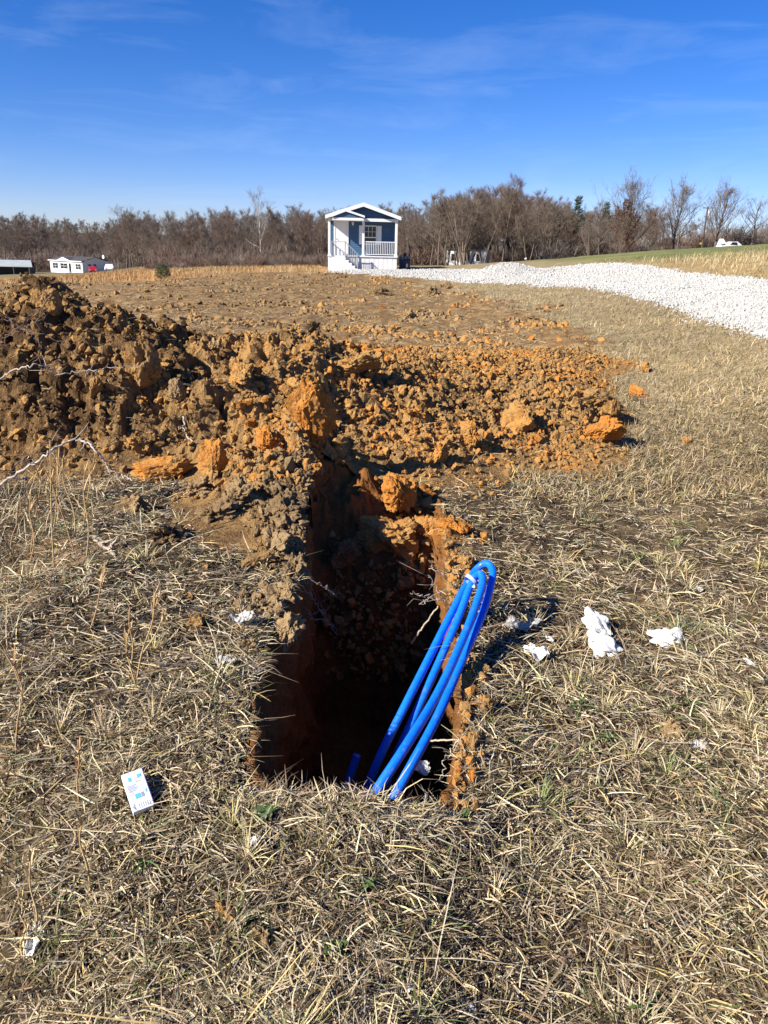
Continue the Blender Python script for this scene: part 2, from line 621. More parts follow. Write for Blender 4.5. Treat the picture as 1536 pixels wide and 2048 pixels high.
M_russet = plain('russet_leaves', (.13, .062, .035), .85, .4, .9, world_=True)
M_conifer = plain('cedar_needles', (.06, .075, .036), .85, .45, 1.2, world_=True)
M_leaf = plain('green_leaf', (.075, .13, .035), .6, .4, 20)
M_blackp = plain('black_rubber', (.015, .015, .016), .7, .2, 10)
M_paper = plain('white_paper', (.72, .705, .67), .75, .08, 30, .25)
M_greypaper = plain('weathered_scrap', (.46, .43, .38), .85, .25, 40, .5)
M_stick = plain('pale_twig_bark', (.42, .35, .27), .85, .35, 30, .4)
M_darkstick = plain('dark_bramble_bark', (.13, .085, .065), .8, .4, 30, .4)
M_whitestick = plain('bleached_branch_bark', (.40, .35, .30), .85, .35, 26, .5)


def blue_mat():
    m, n, l, b = new_mat('blue_polyethylene')
    t = noise(n, l, 60, 5, .7, obj_co(n))
    r = ramp(n, [(.3, (.003, .13, .82)), (.62, (.006, .18, .95)), (.85, (.04, .22, .88))])
    l.new(t.outputs['Fac'], r.inputs['Fac'])
    e = noise(n, l, 13, 6, .75, obj_co(n))
    er = ramp(n, [(.56, (0, 0, 0)), (.74, (.5, .5, .5))])
    l.new(e.outputs['Fac'], er.inputs['Fac'])
    mx = n.new('ShaderNodeMixRGB')
    l.new(er.outputs[0], mx.inputs[0]); l.new(r.outputs[0], mx.inputs[1]); mx.inputs[2].default_value = (.26, .25, .34, 1)
    l.new(mx.outputs[0], b.inputs['Base Color'])
    d = noise(n, l, 24, 6, .7, obj_co(n))
    q = ramp(n, [(.35, (.3, .3, .3)), (.75, (.55, .55, .55))])
    l.new(d.outputs['Fac'], q.inputs['Fac']); l.new(q.outputs[0], b.inputs['Roughness'])
    b.inputs['Specular IOR Level'].default_value = .5
    return m


M_blue = blue_mat()
M_tape = plain('clear_grey_tape', (.42, .47, .62), .35, .1, 60)
M_red = plain('red_car_paint', (.36, .02, .025), .3, .05, 3)
M_carwhite = plain('white_car_paint', (.75, .75, .75), .3, .04, 3)
M_carblack = plain('dark_car_paint', (.012, .014, .02), .3, .1, 3)
M_purple = plain('purple_card', (.13, .07, .42), .5, .05, 60)
M_card = plain('white_glossy_card', (.74, .76, .8), .45, .03, 60)
M_cyan = plain('cyan_print', (.12, .5, .68), .5, .1, 60)
M_inkgrey = plain('grey_print', (.3, .31, .42), .5, .1, 60)
M_lamp = plain('lamp_glass_white', (.7, .7, .68), .3, .03, 6)
M_navybox = plain('dark_blue_panel', (.018, .026, .045), .5, .2, 4)
M_pole = plain('utility_pole_wood', (.12, .09, .065), .9, .25, 4)
M_yellow = plain('yellow_cap', (.6, .42, .03), .5, .1, 5)


# ---------------------------------------------------------------- instances for what nobody could count (kind = stuff)
def instancer(name, protos, P, rot, scl, idx, label, cat):
    c = bpy.data.collections.new(name + '_sources')
    for i, me in enumerate(protos):
        o = bpy.data.objects.new(f'{name}_source_{i:02d}', me)
        c.objects.link(o)
    me = bpy.data.meshes.new(name)
    P = np.asarray(P, np.float32)
    me.vertices.add(len(P))
    me.vertices.foreach_set('co', P.ravel())
    for nm, ty, arr, key in (('rot', 'FLOAT_VECTOR', rot, 'vector'), ('scl', 'FLOAT_VECTOR', scl, 'vector'), ('idx', 'INT', idx, 'value')):
        a = me.attributes.new(nm, ty, 'POINT')
        a.data.foreach_set(key, np.ascontiguousarray(arr, np.int32 if ty == 'INT' else np.float32).ravel())
    me.update()
    o = link(name, me)
    tag(o, label, cat, kind='stuff')
    ng = bpy.data.node_groups.new(name + '_nodes', 'GeometryNodeTree')
    ng.interface.new_socket('Geometry', in_out='INPUT', socket_type='NodeSocketGeometry')
    ng.interface.new_socket('Geometry', in_out='OUTPUT', socket_type='NodeSocketGeometry')
    N, L = ng.nodes, ng.links
    gi, go = N.new('NodeGroupInput'), N.new('NodeGroupOutput')
    ip = N.new('GeometryNodeInstanceOnPoints')
    ci = N.new('GeometryNodeCollectionInfo')
    ci.inputs['Collection'].default_value = c
    ci.inputs['Separate Children'].default_value = True
    ci.inputs['Reset Children'].default_value = True
    L.new(gi.outputs[0], ip.inputs['Points'])
    L.new(ci.outputs[0], ip.inputs['Instance'])
    ip.inputs['Pick Instance'].default_value = True

    def na(nm, ty):
        q = N.new('GeometryNodeInputNamedAttribute')
        q.data_type = ty
        q.inputs['Name'].default_value = nm
        return q.outputs['Attribute']
    L.new(na('idx', 'INT'), ip.inputs['Instance Index'])
    er = N.new('FunctionNodeEulerToRotation')
    L.new(na('rot', 'FLOAT_VECTOR'), er.inputs[0])
    L.new(er.outputs[0], ip.inputs['Rotation'])
    L.new(na('scl', 'FLOAT_VECTOR'), ip.inputs['Scale'])
    L.new(ip.outputs[0], go.inputs[0])
    md = o.modifiers.new('scatter', 'NODES')
    md.node_group = ng
    return o


# ================================================================ THE SETTING
# ---- ground: one sheet, fine near the camera, out to the far hills
def build_ground():
    fine = np.radians(np.arange(-52, 52.01, 0.36))
    coarse_r = np.radians(np.arange(56, 180.1, 4))
    ang = np.concatenate([-coarse_r[::-1], fine, coarse_r])
    rad = [0.25]
    while rad[-1] < 1500:
        rad.append(rad[-1] * (1.013 if rad[-1] < 8.5 else 1.0055 if rad[-1] < 46 else 1.03))
    rad = np.array(rad)
    A, Rr = np.meshgrid(ang, rad)
    X, Y = Rr * np.sin(A), Rr * np.cos(A)
    x, y = X.ravel(), Y.ravel()
    z = ground_z(x, y)
    r = np.hypot(x, y)
    # rough disturbed field
    fld = on_field(x, y)
    z = z + np.where(fld, (.085 * np.abs(fbm(x * 1.5, y * 1.5, 2.2, 4, .6)) + .03 * fbm(x * 3.1, y * 3.1, 7.7, 2)) * smooth(6, 12, r), 0)
    # colours: thatch near, brown worked field, orange broom sedge, green grass on the rise, leaf litter in the woods
    n1, n2, n3 = fbm(x * .9, y * .9, 1, 4), fbm(x * 4, y * 4, 2, 4), fbm(x * .12, y * .12, 3, 4)
    C = np.zeros((len(x), 3))
    th = smooth(-.5, .6, n2 + .5 * n1)[:, None]
    C[:] = (1 - th) * np.array([.035, .024, .014]) + th * np.array([.125, .088, .046])  # thatch tones darkened to paint shaded gaps under the blades
    bare = smooth(.45, .8, n1 + .25 * n2)[:, None] * .8
    C = C * (1 - bare) + bare * np.array([.27, .17, .085])
    farg = smooth(4.5, 9.5, r)[:, None]
    tan = np.array([.29, .222, .118]) * (1 + .25 * n2[:, None])
    C = C * (1 - farg) + farg * tan
    # green field on the right hand rise
    g = (smooth(8.5, 13, x - .02 * y) * smooth(26, 34, y))[:, None]
    gr = np.array([.155, .165, .058]) * (1 + .25 * n1[:, None]) + smooth(-.1, .5, n3)[:, None] * np.array([.06, .035, .01])
    C = C * (1 - g) + g * gr
    # straw verge with a raw dirt edge right of the drive
    ver = (smooth(9.2, 10.2, x - 0 * y) * (1 - smooth(30, 40, y)) * smooth(8, 14, y))[:, None]
    C = C * (1 - ver) + ver * (np.array([.36, .255, .115]) * (1 + .3 * n2[:, None]))
    f = fld[:, None]
    df = smooth(-.4, .5, n2)[:, None]
    fc = (1 - df) * np.array([.155, .097, .046]) + df * np.array([.295, .195, .09])
    fc = fc * (1 - .35 * smooth(.1, .6, n1)[:, None]) + .35 * smooth(.1, .6, n1)[:, None] * np.array([.30, .16, .058])
    C = np.where(f, fc, C)
    # broom sedge beyond the field on the left
    sg = (smooth(30, 38, r) * (x < -4) * (1 - smooth(150, 175, r)) * ~fld)[:, None]
    sc_ = np.array([.36, .21, .085]) * (1 + .3 * n3[:, None]) + .05 * n2[:, None]
    C = C * (1 - sg) + sg * np.clip(sc_, .05, 1)
    lawn = (smooth(160, 178, r) * (x < -40))[:, None]
    C = C * (1 - lawn) + lawn * np.array([.2, .17, .08])
    wood = (smooth(95, 125, r) * smooth(-60, -35, x) * (1 - smooth(60, 80, x)) + smooth(205, 235, r))[:, None].clip(0, 1)
    C = C * (1 - wood) + wood * np.array([.12, .085, .058])
    nr, na = len(rad), len(ang)
    i = (np.arange(nr - 1)[:, None] * na + np.arange(na - 1)[None]).ravel()
    F = np.stack([i, i + 1, i + na + 1, i + na], -1)
    cx, cy = x[F].mean(1), y[F].mean(1)
    keep = ~in_trench(cx, cy, -0.0)
    F = F[keep]
    # close the disc round the camera's feet
    V = np.stack([x, y, z], -1)
    V = np.vstack([V, [0, 0, gz(0, 0.01)]])
    C = np.vstack([C, [.2, .14, .07]])
    k = np.arange(na - 1)
    T = np.stack([np.full(na - 1, len(V) - 1), k + 1, k], -1)
    me = mesh_np('ground', V, [F, T], np.clip(C, .01, 1), True, M_ground)
    return tag(link('ground', me), 'dry grassy ground with a worked brown field beyond', kind='structure')


build_ground()


# ---- trench: dug walls and floor, sloping loose soil at its far end
def build_trench():
    NP, depths = 420, np.concatenate([[.0, .0], np.linspace(0, 1.25, 64)])
    t = np.linspace(0, 2 * np.pi, NP, endpoint=False)
    V = []
    zs = []
    for k, dp in enumerate(depths):
        s = dp / 1.25
        a = TA - .05 * s
        y1 = float(trench_far(-dp))
        y0 = TY0 + .05 * s
        cy, b = (y0 + y1) / 2, (y1 - y0) / 2
        c, sn = np.cos(t), np.sin(t)
        e = 7.0
        q = (np.abs(c) ** e + np.abs(sn) ** e) ** (-1 / e)
        grow = .09 if k == 0 else (.02 if k == 1 else 0)
        y = cy + (b + grow) * sn * q
        hw = (rim_r(y) - rim_l(y)) / 2
        x = (rim_r(y) + rim_l(y)) / 2 + (hw - .05 * s + grow) * c * q
        z = np.full(NP, -dp) + (-.05 if k == 0 else (-.004 if k == 1 else (-.004 * (1 - min(1, (k - 2) / 3)))))
        V.append(np.stack([x, y, z], -1))
    V = np.array(V)
    P = V.reshape(-1, 3)
    far = smooth(3.9, 4.7, P[:, 1])
    nx = .055 * fbm(P[:, 0] * 3 + 9, P[:, 1] * 3, P[:, 2] * 3, 4) + .02 * fbm(P[:, 0] * 14, P[:, 1] * 14, P[:, 2] * 9, 3)
    ny = .05 * fbm(P[:, 0] * 3 + 40, P[:, 1] * 3, P[:, 2] * 3, 4)
    nz = .03 * fbm(P[:, 0] * 5, P[:, 1] * 5 + 20, P[:, 2] * 5, 4)
    w = np.repeat(np.concatenate([[.35, .6], np.ones(len(depths) - 2)]), NP)
    # vertical bucket tooth scrapes on the side walls
    scr = .012 * perlin(P[:, 0] * 0 + 3, P[:, 1] * 16, P[:, 2] * .8)
    P[:, 0] += w * (nx + scr)
    P[:, 1] += w * ny
    P[:, 2] += w * nz * (1 + far)
    base = ground_z(P[:, 0], P[:, 1])
    P[:, 2] += base
    dpv = np.repeat(depths, NP)
    P[:, 2] += np.maximum(0, mound_h(P[:, 0], P[:, 1])) * (1 - smooth(0, .25, dpv)) * (P[:, 1] > 4.2)
    lump = np.abs(fbm(P[:, 0] * 6, P[:, 1] * 6, P[:, 2] * 6 + 7, 3)) * .08 * far * w
    P[:, 2] += lump
    n = len(depths)
    i = (np.arange(n - 1)[:, None] * NP + np.arange(NP)[None])
    j = (np.arange(n - 1)[:, None] * NP + (np.arange(NP)[None] + 1) % NP)
    F = np.stack([i, i + NP, j + NP, j], -1).reshape(-1, 4)
    cidx = len(P)
    P = np.vstack([P, [TX, 3.0, -1.27]])
    k = (n - 1) * NP + np.arange(NP)
    T = np.stack([k, np.full(NP, cidx), (n - 1) * NP + (np.arange(NP) + 1) % NP], -1)
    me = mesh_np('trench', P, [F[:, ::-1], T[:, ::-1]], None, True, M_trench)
    return tag(link('trench', me), 'narrow deep clay trench dug in the dry grass', kind='structure')


build_trench()


# ---- spoil pile: heaped clay, clod stamped over clod
PX = np.arange(-6.9, 4.15, 0.021)
_y, PY = 3.3, []
while _y < 13.7:
    PY.append(_y)
    _y += 0.021 * (1 + max(0, _y - 5.5) * .16)
PY = np.array(PY)


def build_pile():
    X, Y = np.meshgrid(PX, PY)
    H = mound_h(X, Y)
    L = np.zeros_like(H)
    g = np.random.default_rng(21)
    amp = smooth(0.0, .25, H)
    n = 11000
    cx, cy = g.uniform(-5.6, 4, n), 4.3 + 9 * g.uniform(0, 1, n) ** 1.6
    hh = mound_h(cx, cy)
    for k in range(n):
        if hh[k] < -.005:
            continue
        big = smooth(.1, .5, hh[k]) * (.15 if cx[k] > -.5 else 1)
        r = g.lognormal(math.log(.026), .55) * (1 + 1.3 * big)
        r = min(r, .055 if cx[k] > -.5 else .15)
        rx, ry, th = r * g.uniform(.75, 1.3), r * g.uniform(.7, 1.1), g.uniform(0, 3.14)
        i0, i1 = np.searchsorted(PX, [cx[k] - 1.4 * r, cx[k] + 1.4 * r])
        j0, j1 = np.searchsorted(PY, [cy[k] - 1.4 * r, cy[k] + 1.4 * r])
        if i1 - i0 < 2 or j1 - j0 < 2:
            continue
        dx, dy = X[j0:j1, i0:i1] - cx[k], Y[j0:j1, i0:i1] - cy[k]
        u, v = (dx * math.cos(th) + dy * math.sin(th)) / rx, (-dx * math.sin(th) + dy * math.cos(th)) / ry
        d2 = u * u + v * v
        tilt = u * g.uniform(-.35, .35) + v * g.uniform(-.35, .35)
        bump = np.where(d2 < 1, r * (np.sqrt(np.clip(1 - d2 ** 1.6, 0, 1)) * .95 + tilt) * g.uniform(.55, 1.1), -1)
        S_ = L[j0:j1, i0:i1]
        base = .45 * S_.mean()
        np.maximum(S_, bump + base, out=S_)
    Z = ground_z(X, Y) + H
    Z += L * smooth(-.03, .12, H)
    Z += amp * (.05 * fbm(X * 4, Y * 4, 1.2, 4) + .034 * fbm(X * 13, Y * 13, 4.2, 4, .65))
    # horizontal shove so that clods overhang a little
    Xd = X + amp * (.03 * fbm(X * 6, Y * 6, 9.1, 3))
    Yd = Y + amp * (.03 * fbm(X * 6, Y * 6, 19.1, 3))
    ny, nx = X.shape
    i = (np.arange(ny - 1)[:, None] * nx + np.arange(nx - 1)[None]).ravel()
    F = np.stack([i, i + 1, i + nx + 1, i + nx], -1)
    h = H.ravel()
    keep = (h[F].max(1) > -.05) & ~in_trench(X.ravel()[F].mean(1), Y.ravel()[F].mean(1), -.02)
    F = F[keep]
    used = np.unique(F)
    mp_ = np.full(nx * ny, -1)
    mp_[used] = np.arange(len(used))
    V = np.stack([Xd.ravel(), Yd.ravel(), Z.ravel()], -1)[used]
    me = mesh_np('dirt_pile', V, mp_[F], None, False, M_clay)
    tag(link('dirt_pile', me), 'long heap of orange brown clay spoil behind the trench', 'dirt pile')
    return Z


PILE_Z = build_pile()


def pile_z(x, y):
    """height of the spoil or the ground at a point"""
    x, y = np.asarray(x, float), np.asarray(y, float)
    i = np.clip(np.searchsorted(PX, x), 0, len(PX) - 1)
    j = np.clip(np.searchsorted(PY, y), 0, len(PY) - 1)
    ins = (x > PX[0]) & (x < PX[-1]) & (y > PY[0]) & (y < PY[-1])
    return np.where(ins, np.maximum(PILE_Z[j, i], ground_z(x, y)), ground_z(x, y))


# ---- gravel drive
def road_z(x, y):
    return ground_z(x, y) + .05 + .5 * np.exp(-(((x - 5.0) / 1.45) ** 2 + ((y - 35.5) / 1.5) ** 2)) + .03 * fbm(x * 1.3, y * 1.3, 6, 3) \
        + .1 * smooth(1.5, 3, x - 5.5) * 0


def build_road():
    nu = 70
    u = np.linspace(-.02, 1.02, nu)
    X = RL[:, None, 0] * (1 - u) + RR[:, None, 0] * u
    Y = RL[:, None, 1] * (1 - u) + RR[:, None, 1] * u
    wob = .25 * fbm(X * .9, Y * .9, 3, 3)
    X = X + wob * (np.abs(u - .5) * 2) ** 3
    Z = road_z(X, Y) - .10 * (np.abs(u - .5) * 2) ** 14
    n, m = X.shape
    i = (np.arange(n - 1)[:, None] * m + np.arange(m - 1)[None]).ravel()
    F = np.stack([i, i + 1, i + m + 1, i + m], -1)
    me = mesh_np('gravel_road', np.stack([X.ravel(), Y.ravel(), Z.ravel()], -1), F, None, True, M_gravel)
    tag(link('gravel_road', me), 'white limestone gravel drive curving up to the house', kind='structure')


build_road()


# ---------------------------------------------------------------- lumps: clods and stones
def lump_mesh(name, seed, sub, mat, rough=.3, facets=7, flat=True, squash=(1, 1, 1)):
    g = np.random.default_rng(seed)
    bm = bmesh.new()
    bmesh.ops.create_icosphere(bm, subdivisions=sub, radius=1)
    V = np.array([v.co[:] for v in bm.verts])
    F = np.array([[v.index for v in f.verts] for f in bm.faces])
    bm.free()
    o = g.uniform(0, 50, 3)
    for _ in range(facets):
        nrm = g.normal(size=3)
        nrm /= np.linalg.norm(nrm)
        c = g.uniform(.38, .75)
        d = V @ nrm
        V = V - np.outer(np.maximum(0, d - c) * .92, nrm)
    k = 1 + rough * fbm(V[:, 0] * 1.6 + o[0], V[:, 1] * 1.6 + o[1], V[:, 2] * 1.6 + o[2], 4, .55)
    if sub > 3:
        k += .10 * fbm(V[:, 0] * 4 + o[1], V[:, 1] * 4, V[:, 2] * 4, 3, .6)
        k += .09 * (np.abs(fbm(V[:, 0] * 5.5 + o[2], V[:, 1] * 5.5, V[:, 2] * 5.5, 4, .7)) - .25)
        k += .045 * fbm(V[:, 0] * 15 + o[0], V[:, 1] * 15, V[:, 2] * 15, 2, .6)
    V = V * k[:, None] * np.array(squash)
    return mesh_np(name, V, F, None, not flat, mat)


clods_small = [lump_mesh('clod_mesh', 100 + i, 2, M_clod, .62, 9, squash=(1, random.uniform(.6, .95), random.uniform(.5, .85))) for i in range(14)]
clods_big = [lump_mesh('clod_mesh', 200 + i, 5, M_clod, .34, 11, squash=(1, random.uniform(.65, .95), random.uniform(.6, .9))) for i in range(12)]
clods_orange = [lump_mesh('clod_mesh', 300 + i, 5, M_orange, .30, 11) for i in range(5)]
stones = [lump_mesh('stone_mesh', 400 + i, 1, M_gravel, .25, 4) for i in range(8)]


def chip_mesh(name, seed, mat, n=15):
    """angular broken crumb: hull of a few random points"""
    g = np.random.default_rng(seed)
    P = g.normal(size=(n, 3))
    P /= np.linalg.norm(P, axis=1)[:, None]
    P *= g.uniform(.6, 1.1, (n, 1)) * np.array([1, g.uniform(.6, 1), g.uniform(.5, .9)])
    bm = bmesh.new()
    for p in P:
        bm.verts.new(p)
    r = bmesh.ops.convex_hull(bm, input=bm.verts)
    bmesh.ops.delete(bm, geom=list({e for e in r['geom_interior'] + r['geom_unused'] if isinstance(e, bmesh.types.BMVert)}), context='VERTS')
    me = bpy.data.meshes.new(name)
    bm.to_mesh(me)
    bm.free()
    me.materials.append(mat)
    return me


chips = [chip_mesh('crumb_mesh', 130 + i, M_clod, 14 + i) for i in range(8)]
chips_top = [chip_mesh('crumb_mesh', 150 + i, M_topsoil, 14 + i) for i in range(6)]
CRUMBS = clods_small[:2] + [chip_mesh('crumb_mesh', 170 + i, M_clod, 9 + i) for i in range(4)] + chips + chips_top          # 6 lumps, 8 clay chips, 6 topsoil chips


def scatter_clods():
    g = np.random.default_rng(31)
    # on the spoil
    n = 95000
    x, y = g.uniform(-5.0, 4, n), 4.3 + 9.2 * g.uniform(0, 1, n) ** 1.5
    h = mound_h(x, y)
    keep = (h > -.012) & ~in_trench(x, y, -.02) & (g.uniform(0, 1, n) < (.25 + .75 * smooth(0, .12, h)) * np.where(x < -.7, .55, 1))
    x, y, h = x[keep], y[keep], h[keep]
    s = np.clip(g.lognormal(math.log(.0105), .72, len(x)) * (1 + .3 * smooth(.1, .5, h)), 0.005, .05)
    z = pile_z(x, y) + s * .25
    # in the trench: loose crumbs down the far slope and on the floor
    m = 1500
    zz = -g.uniform(0, .95, m) ** 1.3
    xx = TX + g.uniform(-.40, .38, m)
    yy = trench_far(zz) + g.normal(0, .05, m) - .02
    ss = np.clip(g.lognormal(math.log(.018), .55, m), .008, .07)
    # on the worked field
    k = 78000
    fx, fy = np.where(np.arange(k) < 26000, g.uniform(-6, 3.6, k), g.uniform(-24, 4.5, k)), np.where(np.arange(k) < 26000, 8.4 + np.abs(g.normal(0, 4.5, k)), 8.2 + 38 * g.uniform(0, 1, k) ** 1.7)
    kk = (on_field(fx, fy) | ((mound_h(fx, fy) > -.03) & (fy > 9.5) & (fx < 2.5))) & (np.abs(fx) < fy * .62 + 1)
    fx, fy = fx[kk], fy[kk]
    cl = smooth(-.1, .5, fbm(fx * .5, fy * .5, 8, 3))
    fs = np.clip(g.lognormal(math.log(.018), .6, len(fx)) * (.5 + 1.2 * cl) * (1 + .022 * fy), .01, .11)
    fz = ground_z(fx, fy) + fs * .3
    # strays in the grass by the spoil
    q = 260
    gx, gy = g.uniform(-1.6, 2.6, q), g.uniform(3.2, 7.5, q)
    gk = (mound_h(gx, gy) < .0) & (mound_h(gx, gy) > -.07) & ~in_trench(gx, gy, .03)
    gx, gy = gx[gk], gy[gk]
    gs = np.clip(g.lognormal(math.log(.012), .5, len(gx)), .006, .04)
    gz_ = ground_z(gx, gy) + gs * .5
    # crumbs along the trench rims: tan clay right, grey topsoil left
    w = 1100
    ry = g.uniform(1.98, 4.6, w)
    rx = rim_r(ry) + np.abs(g.normal(0, .035, w)) - .015
    rs = np.clip(g.lognormal(math.log(.011), .5, w), .005, .04)
    v = 2300
    ly = g.uniform(2.9, 5.1, v)
    lx = rim_l(ly) - np.abs(g.normal(0, .09 + .16 * smooth(3.4, 4.6, ly), v)) + .015
    ls = np.clip(g.lognormal(math.log(.011), .5, v), .005, .045)
    lay = [(x, y, z, s, (0, 14)), (xx, yy, zz + .01, ss, (0, 14)), (fx, fy, fz, fs, None), (gx, gy, gz_, gs, (0, 14)),
           (rx, ry, ground_z(rx, ry) + rs * .5, rs, (0, 14)), (lx, ly, pile_z(lx, ly) + ls * .5, ls, (14, 20))]
    X = np.concatenate([q[0] for q in lay]); Y = np.concatenate([q[1] for q in lay]); Z = np.concatenate([q[2] for q in lay]); Sx = np.concatenate([q[3] for q in lay])
    ix = []
    for q in lay:
        if q[4]:
            ix.append(g.integers(*q[4], len(q[0])))
        else:
            ix.append(np.where(g.uniform(0, 1, len(q[0])) < .3 + .4 * smooth(-.2, .3, fbm(q[0] * .3, q[1] * .3, 88, 2)), g.integers(14, 20, len(q[0])), g.integers(0, 14, len(q[0]))))
    N = len(X)
    rot = g.uniform(0, 6.28, (N, 3))
    scl = Sx[:, None] * g.uniform(.7, 1.3, (N, 3))
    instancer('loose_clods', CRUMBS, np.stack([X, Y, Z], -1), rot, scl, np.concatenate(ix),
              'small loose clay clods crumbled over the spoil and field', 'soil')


scatter_clods()


def scatter_gravel():
    g = np.random.default_rng(41)
    n = 85000
    t = g.uniform(0, 1, n) ** 1.35
    u = g.uniform(-.015, 1.015, n)
    k = t * (len(RL) - 1)
    i = np.clip(k.astype(int), 0, len(RL) - 2)
    f = (k - i)[:, None]
    a = RL[i] * (1 - f) + RL[i + 1] * f
    b = RR[i] * (1 - f) + RR[i + 1] * f
    p = a * (1 - u[:, None]) + b * u[:, None]
    x, y = p[:, 0], p[:, 1]
    keep = (np.abs(x) < y * .62 + 1.5)
    x, y, u = x[keep], y[keep], u[keep]
    edge = (np.abs(u - .5) * 2) ** 3
    x = x + .25 * fbm(x * .9, y * .9, 3, 3) * edge + g.normal(0, 1, len(x)) * (.05 + .12 * edge)
    s = np.clip(g.lognormal(math.log(.020), .35, len(x)), .010, .05) * (1 + .02 * np.maximum(0, y - 15))
    z = road_z(x, y) - .10 * (np.abs(u - .5) * 2) ** 14 + s * .2
    N = len(x)
    instancer('gravel_stones', stones, np.stack([x, y, z], -1), g.uniform(0, 6.28, (N, 3)), s[:, None] * g.uniform(.7, 1.25, (N, 3)), g.integers(0, len(stones), N),
              'loose white limestone pieces covering the drive', 'gravel')


scatter_gravel()


# ---------------------------------------------------------------- grass
PAL = np.array([(.60, .49, .30), (.46, .36, .205), (.41, .35, .25), (.27, .19, .105), (.14, .095, .052), (.05, .036, .023), (.50, .38, .155), (.105, .145, .045), (.26, .235, .10)])


def blades(x, y, z, head, e0, e1, length, width, col, K=3, twist=None, wob=None):
    """curved strips: base, heading, rising at e0 and bending to e1 at the tip"""
    n = len(x)
    s = np.linspace(0, 1, K + 1)
    P = np.zeros((n, K + 1, 3))
    P[:, 0] = np.stack([x, y, z], -1)
    hx, hy = np.sin(head), np.cos(head)
    wb = np.zeros(n) if wob is None else wob
    for k in range(1, K + 1):
        e = e0 + (e1 - e0) * (s[k] - .5 / K)
        h = head + wb * (s[k] - .3)
        st = length / K
        P[:, k, 0] = P[:, k - 1, 0] + st * np.cos(e) * np.sin(h)
        P[:, k, 1] = P[:, k - 1, 1] + st * np.cos(e) * np.cos(h)
        P[:, k, 2] = np.maximum(P[:, k - 1, 2] + st * np.sin(e), z + .003)
    tw = np.zeros(n) if twist is None else twist
    side = np.stack([hy * np.cos(tw), -hx * np.cos(tw), np.sin(tw)], -1)
    prof = np.interp(s, [0, .3, .75, 1], [.8, 1, .7, .12])
    A = P + side[:, None] * (width[:, None] * prof[None] * .5)[..., None]
    B = P - side[:, None] * (width[:, None] * prof[None] * .5)[..., None]
    V = np.stack([A, B], 2).reshape(n, (K + 1) * 2, 3)
    b = (np.arange(n) * (K + 1) * 2)[:, None]
    k = np.arange(K)[None] * 2
    F = np.stack([b + k, b + k + 1, b + k + 3, b + k + 2], -1).reshape(-1, 4)
    C = np.repeat(col, (K + 1) * 2, 0)
    return V.reshape(-1, 3), F, C


def merge(parts):
    V, F, C, o = [], [], [], 0
    for v, f, c in parts:
        V.append(v); F.append(f + o); C.append(c); o += len(v)
    return np.concatenate(V), np.concatenate(F), np.concatenate(C)


def fov_pts(g, n, d0, d1, power=1.0, lo=-.66, hi=.66, pad=.35):
    """points spread over the ground, denser near"""
    t = g.uniform(0, 1, n)
    y = d0 * (d1 / d0) ** (t ** power)
    x = g.uniform(lo, hi, n) * y + g.uniform(-pad, pad, n)
    return x, y


def pal(g, n, w):
    w = np.array(w, float)
    i = g.choice(len(PAL), n, p=w / w.sum())
    return np.clip(PAL[i] * g.uniform(.72, 1.22, (n, 1)) * g.uniform(.93, 1.07, (n, 3)), .01, .75)


def clear(x, y, spoil=.0, tr=.0):
    return ~(in_trench(x, y, tr) | (mound_h(x, y) > spoil) | on_road(x, y) | ((y > 8) & on_field(x, y)))


